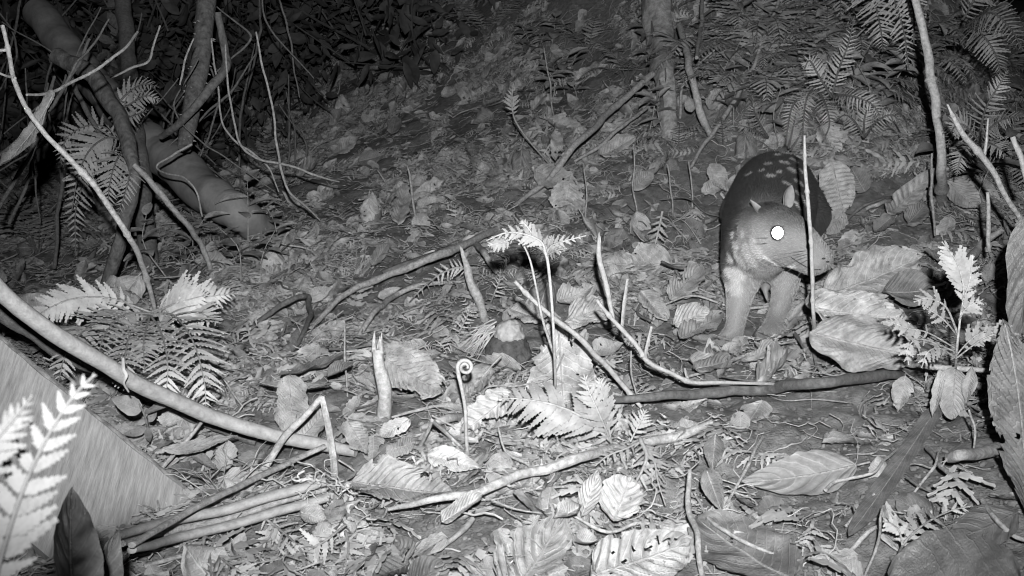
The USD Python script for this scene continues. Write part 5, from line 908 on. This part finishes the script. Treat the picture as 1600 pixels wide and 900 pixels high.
BF = [('sword fern hanging at the top edge left of the sapling', [((1345, -40, 3.05), (1385, -20, 2.9), (1410, 40, 2.8), (1420, 110, 2.75)), ((1345, -45, 3.05), (1395, -40, 2.85), (1425, 10, 2.75), (1428, 70, 2.7)), ((1340, -40, 3.05), (1362, -10, 2.95), (1375, 40, 2.85), (1380, 80, 2.8))], 42, 'fern_mid', 16),
      ('ladder fern rooted high on the bank above the paca', [((1300, 150, 2.95), (1310, 110, 2.9), (1325, 70, 2.85), (1335, 25, 2.85)), ((1300, 150, 2.95), (1330, 150, 2.85), (1365, 165, 2.8), (1378, 195, 2.8)), ((1300, 152, 2.95), (1280, 120, 2.9), (1265, 95, 2.9), (1256, 110, 2.9))], 24, 'fern_mid', 14),
      ('fern with narrow toothed fronds trailing down behind the paca', [((1275, 135, 2.95), (1262, 150, 2.88), (1256, 180, 2.86), (1254, 225, 2.86)), ((1278, 140, 2.95), (1290, 165, 2.85), (1296, 195, 2.82), (1286, 220, 2.82)), ((1275, 138, 2.95), (1242, 160, 2.88), (1232, 190, 2.86), (1228, 225, 2.86))], 18, 'fern_mid', 14),
      ('small fern low on the bank beside the oval ribbed leaf', [((1350, 215, 2.9), (1370, 190, 2.8), (1395, 180, 2.75), (1410, 200, 2.72)), ((1350, 215, 2.9), (1335, 190, 2.85), (1320, 180, 2.82), (1305, 190, 2.8)), ((1350, 215, 2.9), (1352, 180, 2.85), (1368, 150, 2.83))], 18, 'fern_mid', 13),
      ('dark fern spreading at the upper right corner', [((1510, 40, 3.0), (1545, 20, 2.8), (1575, 40, 2.7), (1600, 80, 2.6)), ((1505, 30, 3.0), (1530, -10, 2.9), (1565, -20, 2.8), (1610, -10, 2.7)), ((1510, 40, 3.0), (1535, 55, 2.85), (1555, 85, 2.8), (1565, 120, 2.75))], 36, 'fern_dim', 14),
      ('dim fern with pointed fronds below the upper right corner', [((1530, 215, 2.4), (1540, 170, 2.3), (1560, 135, 2.25), (1575, 110, 2.25)), ((1530, 218, 2.4), (1560, 190, 2.3), (1600, 180, 2.2)), ((1530, 220, 2.4), (1505, 195, 2.35), (1490, 200, 2.35), (1480, 230, 2.3)), ((1530, 222, 2.4), (1550, 225, 2.3), (1580, 245, 2.25)), ((1530, 222, 2.4), (1512, 228, 2.3), (1500, 250, 2.28), (1495, 275, 2.28))], 30, 'fern_dim', 13),
      ('ladder frond pair standing just above the paca rump', [((1232, 232, 2.95), (1238, 205, 2.92), (1244, 175, 2.9)), ((1235, 235, 2.95), (1250, 210, 2.92), (1258, 180, 2.9))], 15, 'fern_pale', 13),
      ('small fern frond curling left of the paca rump', [((1200, 215, 3.1), (1185, 190, 3.05), (1178, 170, 3.0), (1190, 160, 3.0)), ((1200, 215, 3.1), (1170, 200, 3.0), (1150, 195, 3.0))], 20, 'fern_dim', 12)]
for k, (lab, fr, L, tn, n) in enumerate(BF): fern(lab, [dict(pts=list(f), len=L, n=int(n * 1.5), lobes=4, wide=.24, w=[4, 2], start=.05, seed=k * 9 + i, ang=76) for i, f in enumerate(fr)], tn, 'stem_dark')
RZ = [(1130, 235, 6, .22, 'fern_dim', 'small fern tucked behind the crooked vine'), (1160, 60, 7, .32, 'fern_mid', 'fern growing high on the bank beside the crooked vine'), (1245, 30, 6, .3, 'fern_dim', 'fern clump at the top edge above the paca'), (1290, 80, 7, .3, 'fern_dim', 'dense fern tuft between the two bank ferns'),
      (1420, 240, 6, .22, 'fern_dim', 'fern tuft behind the sapling foot'), (1060, 240, 6, .2, 'fern_mid', 'little fern at the foot of the rotten stump'), (980, 130, 6, .3, 'fern_dim', 'fern growing left of the rotten stump'), (920, 90, 6, .32, 'fern_dim', 'fern on the high dim slope under the top edge'),
      (760, 60, 7, .4, 'fern_dim', 'fern fading in the dark at the top centre'), (560, 60, 7, .45, 'fern_dim', 'faint fern far up in the dark'), (330, 380, 6, .25, 'fern_dim', 'fern clump in front of the leaning trunk root'), (1560, 300, 6, .24, 'fern_dim', 'fern clump behind the broken branch at right'),
      (420, 270, 7, .34, 'fern_dim', 'fern shadowed behind the slender hanging vine'), (60, 400, 8, .5, 'fern_dim', 'broad fern deep in the hollow at left'), (1320, 20, 7, .36, 'fern_mid', 'fern crowding the bank under the sword fern')]
for k, (x, y, n, L, tn, lab) in enumerate(RZ): rosette(lab, G(x, y), n, L, tn, seed=200 + k, plen=.2)
# ---------------------------------------------------------------- the litter: single leaves and twigs, then what nobody could count
BARE = [(1250, 690, .17, .13), (1270, 800, .11, .09), (700, 835, .10, .08), (1050, 560, .06, .06), (1440, 405, .13, .14), (1470, 745, .10, .10), (860, 690, .07, .05), (1180, 640, .10, .05), (1390, 660, .07, .06), (1200, 500, .07, .07)]
BARE_W = [(G(x, y), rx, ry) for x, y, rx, ry in BARE]
def bare(p):
    b = np.zeros(len(p))
    for c, rx, ry in BARE_W: b = np.maximum(b, np.exp(-(((p[:, 0] - c[0]) / rx) ** 2 + ((p[:, 1] - c[1]) / ry) ** 2)))
    return b
def spread(n, seed, ymin=.85, ymax=6.5, power=1.3, bare_keep=.2, clump=.35, thin=True):
    """points of the ground in the fan before the camera, thinner with distance and on bare soil, gathered in drifts"""
    r = np.random.default_rng(seed); out = []
    while sum(map(len, out)) < n:
        y = (r.uniform(ymin ** (2 - power), ymax ** (2 - power), 6000)) ** (1 / (2 - power)); x = r.uniform(-.62, .62, 6000) * (y + .15)
        p = np.stack([x, y, ground(x, y)], 1)
        drift = meshkit.fbm(p * [3.2, 3.2, 0], 3, 77)
        keep = r.random(6000) < np.clip((drift - clump) * 3.2, .12, 1) * (1 - (1 - bare_keep) * bare(p))
        dist = np.linalg.norm(p - EYE, axis=1); keep &= dist > .75
        if thin: keep &= ~(covered(p) & (r.random(6000) < .93)) & (r.random(6000) < np.clip((dist - 1.0) / .6, .3, 1))
        out.append(p[keep])
    return np.vstack(out)[:n]
def gnormals(p, e=.03):
    x, y = p[:, 0], p[:, 1]; n = np.stack([-(ground(x + e, y) - ground(x - e, y)) / (2 * e), -(ground(x, y + e) - ground(x, y - e)) / (2 * e), np.ones(len(p))], 1)
    return n / np.linalg.norm(n, axis=1, keepdims=True)
def rotations(N, r, tilt):
    """random turns about the ground's normal, tipped by up to about tilt radians: rows are the local axes"""
    N = N + r.normal(size=N.shape) * tilt * .6; N /= np.linalg.norm(N, axis=1, keepdims=True)
    X = r.normal(size=N.shape); X -= N * (X * N).sum(1, keepdims=True); X /= np.linalg.norm(X, axis=1, keepdims=True)
    return np.stack([X, np.cross(N, X), N], 1)
def quats(R):
    out = []
    for m in R:
        M = Gf.Matrix3d(*[float(v) for v in m.ravel()]); q = M.ExtractRotation().GetQuat(); out.append(Gf.Quath(q.GetReal(), *[float(v) for v in q.GetImaginary()]))
    return out
def scatter(name, label, cat, protos, p, tilt, lift, smin, smax, seed):
    r = np.random.default_rng(seed); N = gnormals(p); R = rotations(N, r, tilt)
    pi = UsdGeom.PointInstancer.Define(stage, numbered('/World', name)); tag(pi, label, cat, None, 'stuff')
    paths = []
    for k, (v, f, m, uv) in enumerate(protos):
        q = f'{pi.GetPath()}/piece_{k:03d}'; usdkit.mesh(stage, q, (v, f), look(m), 45, None) if uv is None else usdkit.mesh(stage, q, (v, f), look(m), True, uv); paths.append(q)
    pi.CreatePrototypesRel().SetTargets([Sdf.Path(x) for x in paths])
    pi.CreateProtoIndicesAttr(Vt.IntArray.FromNumpy(r.integers(0, len(protos), len(p)).astype(np.int32)))
    pi.CreatePositionsAttr(Vt.Vec3fArray.FromNumpy((p + N * lift * r.uniform(.2, 1.4, (len(p), 1))).astype(np.float32)))
    pi.CreateOrientationsAttr(Vt.QuathArray(quats(R)))
    s = r.uniform(smin, smax, len(p)) ; pi.CreateScalesAttr(Vt.Vec3fArray.FromNumpy(np.repeat(s[:, None], 3, 1).astype(np.float32)))
def scrap(L, W, seed, kind, m, nu=18, nv=11):
    crumple = .15 * W
    r = np.random.default_rng(seed)
    v, f, uv, _ = blade(L, W, kind, r.uniform(.0, .5), r.uniform(.2, 1.4), 0, .0012, 7, 2.5, (), crumple, r.uniform(.1, .35), r.uniform(-.6, .6), nu, nv, seed, .24); return v - [L / 2, 0, 0], f, m, uv
def twig(L, rad, seed, m, bend=.15, n=12, sides=5):
    r = np.random.default_rng(seed); P3 = np.stack([np.linspace(-L / 2, L / 2, 6), r.normal(size=6) * L * bend * .5, np.abs(r.normal(size=6)) * L * bend * .2], 1)
    v, f = tube(catmull(P3, n), rad * np.linspace(1, .55, n), sides, 1, True, .35, seed); return v, f, m, None
def curl(L, rad, seed, m):
    r = np.random.default_rng(seed); t = np.linspace(0, 1, 18); a = np.cumsum(r.normal(size=18) * .55 + r.choice([-.25, .25]))
    P3 = np.cumsum(np.stack([np.cos(a), np.sin(a), r.normal(size=18) * .35], 1), 0) * L / 18; P3 -= P3.mean(0); P3[:, 2] = np.abs(P3[:, 2])
    v, f = tube(P3, rad * (1 - .5 * t), 4, 1, True); return v, f, m, None
def frag(L, seed, m):
    r = np.random.default_rng(seed); C = np.stack([np.linspace(-L / 2, L / 2, 14), r.normal(size=1) * .2 * L * np.linspace(-1, 1, 14) ** 2, .15 * L * (1 - np.linspace(-1, 1, 14) ** 2)], 1)
    g = join(frond_geo(C, L * .32, 9, np.array([0, 0, 1.0]), .05, 65, 3, .36, .4, seed, jitter=.35)); return g[0], g[1], m, None
def crumb(rad, seed, m):
    s = trimesh.creation.icosphere(1, rad); v = s.vertices * (1 + .7 * (meshkit.noise(s.vertices / rad * 1.3 + seed, seed) - .5))[:, None] * [1.2, 1, .75]; return v, s.faces, m, None
tones = ['leaf_mid', 'leaf_pale', 'leaf_mid', 'leaf_pale', 'leaf_dim', 'leaf_pale']
scatter('leaf_litter', 'broken dead leaf scraps matted over the whole slope', 'leaf litter', [scrap(.026 + .0045 * k, (.026 + .0045 * k) * (.5 + .1 * (k % 4)), 300 + k, ('torn', 'ovate', 'broad', 'torn')[k % 4], tones[k % 6]) for k in range(14)], spread(16500, 1, ymax=7.5), .7, .010, .7, 1.4, 11)
scatter('twig_litter', 'broken twiglets strewn over the whole slope', 'twig litter', [twig(.05 + .012 * k, .0011 + .00025 * (k % 4), 400 + k, ('stem_mid', 'stem_mid', 'stem_pale', 'stem_dark')[k % 4]) for k in range(10)], spread(9000, 2, ymax=7, bare_keep=.35), .3, .008, .6, 1.3, 12)
scatter('fibre_litter', 'wiry curled rootlets and fibres tangled in the litter', 'fibre litter', [curl(.09 + .015 * k, .0009 + .00015 * (k % 3), 500 + k, ('straw', 'stem_mid', 'stem_pale', 'stem_mid')[k % 4]) for k in range(10)], spread(10000, 3, ymax=6, bare_keep=.3), .4, .007, .6, 1.3, 13)
scatter('fern_litter', 'withered fern fragments mixed into the litter', 'fern litter', [frag(.06 + .012 * k, 600 + k, ('fern_mid', 'fern_dim', 'fern_mid', 'fern_pale')[k % 4]) for k in range(8)], spread(6000, 4, ymax=7, bare_keep=.1), .5, .012, .6, 1.3, 14)
scatter('soil_crumbs', 'small crumbs of earth lying on the soil', 'soil crumbs', [crumb(.003, 700 + k, ('clod', 'soil', 'clod')[k % 3]) for k in range(9)], spread(20000, 5, ymax=3.6, bare_keep=1, clump=.1, thin=False), .8, .0, .3, 1.8, 15)

LAND = [('the paca', 1180, 515), ('the fiddlehead', 735, 770), ('the round husk', 790, 590), ('the upright stub', 598, 640), ('the board tip', 320, 800), ('the drooping fern', 240, 500), ('the foot of the leaning trunk', 440, 385), ('the rotten stump', 1048, 212), ('the sapling foot', 1470, 318), ('the heaped dead leaves', 1350, 520),
        ('the jagged weed', 1490, 620), ('the white plume foot', 866, 604), ('the splintered stalk', 955, 500), ('the short flattened stick', 1060, 680), ('the smooth wide leaf', 1250, 745), ('the strap leaf foot', 1340, 830), ('the arching rib', 620, 425), ('the hanging dead fern', 1020, 395), ('the feathery plant', 872, 270), ('the crumpled upright leaf', 625, 330), ('the holed leaf', 1000, 860), ('the stalk bundle', 400, 800), ('the square leaf', 580, 182), ('the long grey stick', 900, 230), ('the sword fern', 1390, 100), ('the bent dark stick', 470, 500), ('the dark log', 1150, 612), ('the crooked vine', 1170, 130), ('the broken branch', 1560, 320), ('the looping liana', 300, 240)]
LANDP = [(n, G(x, y)) for n, x, y in LAND]
def where(p):
    n, q = min(LANDP, key=lambda t: np.linalg.norm(t[1] - p)); a, b = pixel(p), pixel(q); dx, dy = a[0] - b[0], a[1] - b[1]
    return ('left of ' if dx < 0 else 'right of ') + n if abs(dx) > 1.3 * abs(dy) else ('behind ' if dy < 0 else 'in front of ') + n
def kind_of(cname, parts):
    root = stage.CreateClassPrim(f'/World/{cname}')
    for nm, v, f, m, uv in parts:
        usdkit.mesh(stage, f'/World/{cname}/{nm}', (v, f), look(m), True, uv)
    return root
def instance(cls, name, p, R, s, label, cat, group):
    x = UsdGeom.Xform.Define(stage, numbered('/World', name)); M = np.eye(4); M[:3, :3] = R * s; M[3, :3] = p
    x.AddTransformOp().Set(Gf.Matrix4d(*[float(v) for v in M.ravel()])); x.GetPrim().GetReferences().AddInternalReference(cls.GetPath()); x.GetPrim().SetInstanceable(True); tag(x, label, cat, group)
kinds = []
for k in range(16):
    r = np.random.default_rng(900 + k); L = r.uniform(.085, .17); W = L * r.uniform(.42, .72)
    v, f, uv, mid = blade(L, W, ('ovate', 'broad', 'torn', 'ovate', 'lance')[k % 5], r.uniform(.05, .6), r.uniform(.4, 2.4), r.uniform(-.5, .9), .0022, r.integers(6, 12), 2.5, H(3, k, .01, .03) if k % 3 == 0 else (), r.uniform(.016, .034), r.uniform(.1, .35), r.uniform(-.9, .9), 34, 21, 900 + k, .26)
    rib = tube(np.vstack([mid[0] - [L * .2, 0, -.004], mid[::3]]), np.linspace(.0016, .0005, len(mid[::3]) + 1), 5)
    kinds.append(kind_of(f'dead_leaf_kind_{k:03d}', [('blade', v - [L / 2, 0, 0], f, ('leaf_mid', 'leaf_pale', 'leaf_dim', 'leaf_mid')[k % 4], uv), ('midrib', rib[0] - [L / 2, 0, 0], rib[1], ('stem_mid', 'stem_pale')[k % 2], None)]))
pp = spread(900, 31, ymin=1.45, ymax=5.5, power=1.1, bare_keep=.15); pp = pp[~covered(pp) & ~covered(pp + [.04, 0, 0]) & ~covered(pp - [.04, 0, 0])][:290]; r = np.random.default_rng(32); NN = gnormals(pp) + np.array([VIEW(q) for q in pp]) * .6; RR = rotations(NN / np.linalg.norm(NN, axis=1, keepdims=True), r, .45)
for i in range(len(pp)): instance(kinds[i % 16], 'litter_leaf', pp[i] + [0, 0, .035], RR[i], r.uniform(.6, 1.2), f'{("grey", "pale", "dim", "grey")[i % 16 % 4]} {("oval", "broad", "torn", "oval", "narrow")[i % 16 % 5]} dry leaf loose in the litter {where(pp[i])}', 'dead leaf', 'small dry leaves loose in the litter')
kinds = []
for k in range(8):
    v, f, m, _ = twig(.2 + .03 * k, .0028 + .0004 * (k % 4), 950 + k, ('stem_mid', 'stem_mid', 'stem_dark', 'stem_pale')[k % 4], .13, 40, 7); kinds.append(kind_of(f'litter_twig_kind_{k:03d}', [('stem', v, f, m, None)]))
pp = spread(150, 41, ymin=1.2, ymax=5, power=1.1, bare_keep=.3); RR = rotations(gnormals(pp), r, .25)
for i in range(len(pp)): instance(kinds[i % 8], 'litter_twig', pp[i] + [0, 0, .02], RR[i], r.uniform(.6, 1.1), f'{("grey", "grey", "dark", "pale")[i % 8 % 4]} bare twig loose in the litter {where(pp[i])}', 'twig', 'bare twigs loose in the litter')
kinds = []
for k in range(5):
    r2 = np.random.default_rng(970 + k); parts = []; h = r2.uniform(.1, .2); C = catmull([[0, 0, 0], [r2.normal() * .02, r2.normal() * .02, h * .6], [r2.normal() * .04, r2.normal() * .04, h]], 8); t = tube(C, np.linspace(.0022, .001, 8), 5); parts.append(('stem', t[0], t[1], 'stem_mid', None))
    for j in range(r2.integers(5, 9)):
        a = j * 2.4 + r2.normal() * .3; b = C[3 + j % 5]; L = r2.uniform(.05, .09); D = np.array([math.cos(a), math.sin(a), r2.uniform(-.2, .5)]); Rm = frame(D, np.array([0, 0, 1.0]) + r2.normal(size=3) * .2)
        v, f, uv, _ = blade(L, L * .5, 'ovate', .25, -.5, 0, .0005, 6, 2, (), .003, .02, 0, 14, 9, 970 + j); parts.append((f'leaf_{j:03d}' if j else 'leaf', v @ Rm + b, f, ('leaf_mid', 'leaf_dim', 'leaf_mid')[k % 3], uv))
    kinds.append(kind_of(f'seedling_kind_{k:03d}', parts))
r = np.random.default_rng(55)
SP = [(r.uniform(1010, 1430), r.uniform(15, 235)) for _ in range(46)] + [(r.uniform(1440, 1600), r.uniform(180, 330)) for _ in range(10)] + [(r.uniform(820, 1000), r.uniform(85, 190)) for _ in range(14)] + [(r.uniform(240, 460), r.uniform(330, 480)) for _ in range(10)]
for i, (x, y) in enumerate(SP):
    q = G(x, y); a = r.uniform(0, 6.28); n = nrm(gnormal(q[0], q[1]) * .6 + [0, 0, .6]); X = nrm(np.cross([math.cos(a), math.sin(a), .1], n)); instance(kinds[i % 5], 'seedling', q, np.stack([X, np.cross(n, X), n]), r.uniform(.6, 1.2), f'{("grey", "dim", "grey")[i % 5 % 3]} leafy seedling growing low {where(q)}', 'seedling', 'small leafy seedlings on the slope')

# ---------------------------------------------------------------- the dark undergrowth that closes the view at the top
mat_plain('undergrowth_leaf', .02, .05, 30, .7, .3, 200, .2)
def spray(seed, m):
    r = np.random.default_rng(seed); out = []; C = catmull([[0, 0, 0], [r.normal() * .1, r.normal() * .1, .3], [r.normal() * .25, r.normal() * .25, .55]], 12); out.append(tube(C, np.linspace(.005, .0015, 12), 5))
    for j in range(34):
        b = C[r.integers(3, 12)] + r.normal(size=3) * .05; L = r.uniform(.05, .13); D = nrm(r.normal(size=3) + [0, 0, -.2]); Rm = frame(D, nrm(r.normal(size=3) + [0, -.6, .8])); v, f, _, _ = blade(L, L * r.uniform(.25, .5), 'ovate', .2, .6, nu=7, nv=5, seed=j, crumple=.004); out.append((v @ Rm + b, f))
    v, f = join(out); return v, f, m, None
r = np.random.default_rng(88); pts = []
while len(pts) < 330:
    x, y, d = r.uniform(-150, 1000), r.uniform(-60, 260), r.uniform(4.8, 8.0); q = P(x, y, d); h = q[2] - float(ground(q[0], q[1]))
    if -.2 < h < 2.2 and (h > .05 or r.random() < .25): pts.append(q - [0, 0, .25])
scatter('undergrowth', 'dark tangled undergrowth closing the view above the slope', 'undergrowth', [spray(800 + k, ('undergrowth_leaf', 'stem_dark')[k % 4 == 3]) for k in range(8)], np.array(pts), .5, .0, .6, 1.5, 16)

r = np.random.default_rng(91)
for k in range(26):
    x, y = (r.uniform(1080, 1450), r.uniform(-10, 225)) if k < 18 else (r.uniform(1470, 1600), r.uniform(60, 300))
    if 1130 < x < 1300 and y > 190: y -= 90
    q = G(x, y); rosette(f'{("grey", "dim")[k % 2]} {("short", "tall")[k % 3 == 0]} fern crowding the bank {where(q)}', q, 6, r.uniform(.3, .46), ('fern_pale', 'fern_mid')[k % 2], 'ferns crowding the bank', 18, 'bank_fern', 300 + k, .2, 1.2, (math.pi * .55, math.pi * 1.45))
for k in range(14):
    x, y = r.uniform(1000, 1440), r.uniform(10, 190); q = G(x, y); h = r.uniform(60, 170); d = depth_of(q) - .03
    stick(f'{("bowed", "slanting")[k % 2]} thin vine rising from the bank {where(q)}', [(x, y, None, .0), (x + r.normal() * 14, y - h * .5, d), (x + r.normal() * 34, y - h, d)], [4, r.uniform(3, 6), 2], ('stem_mid', 'stem_dark')[k % 2], 'bank_vine', 'vine', 'thin vines on the bank')
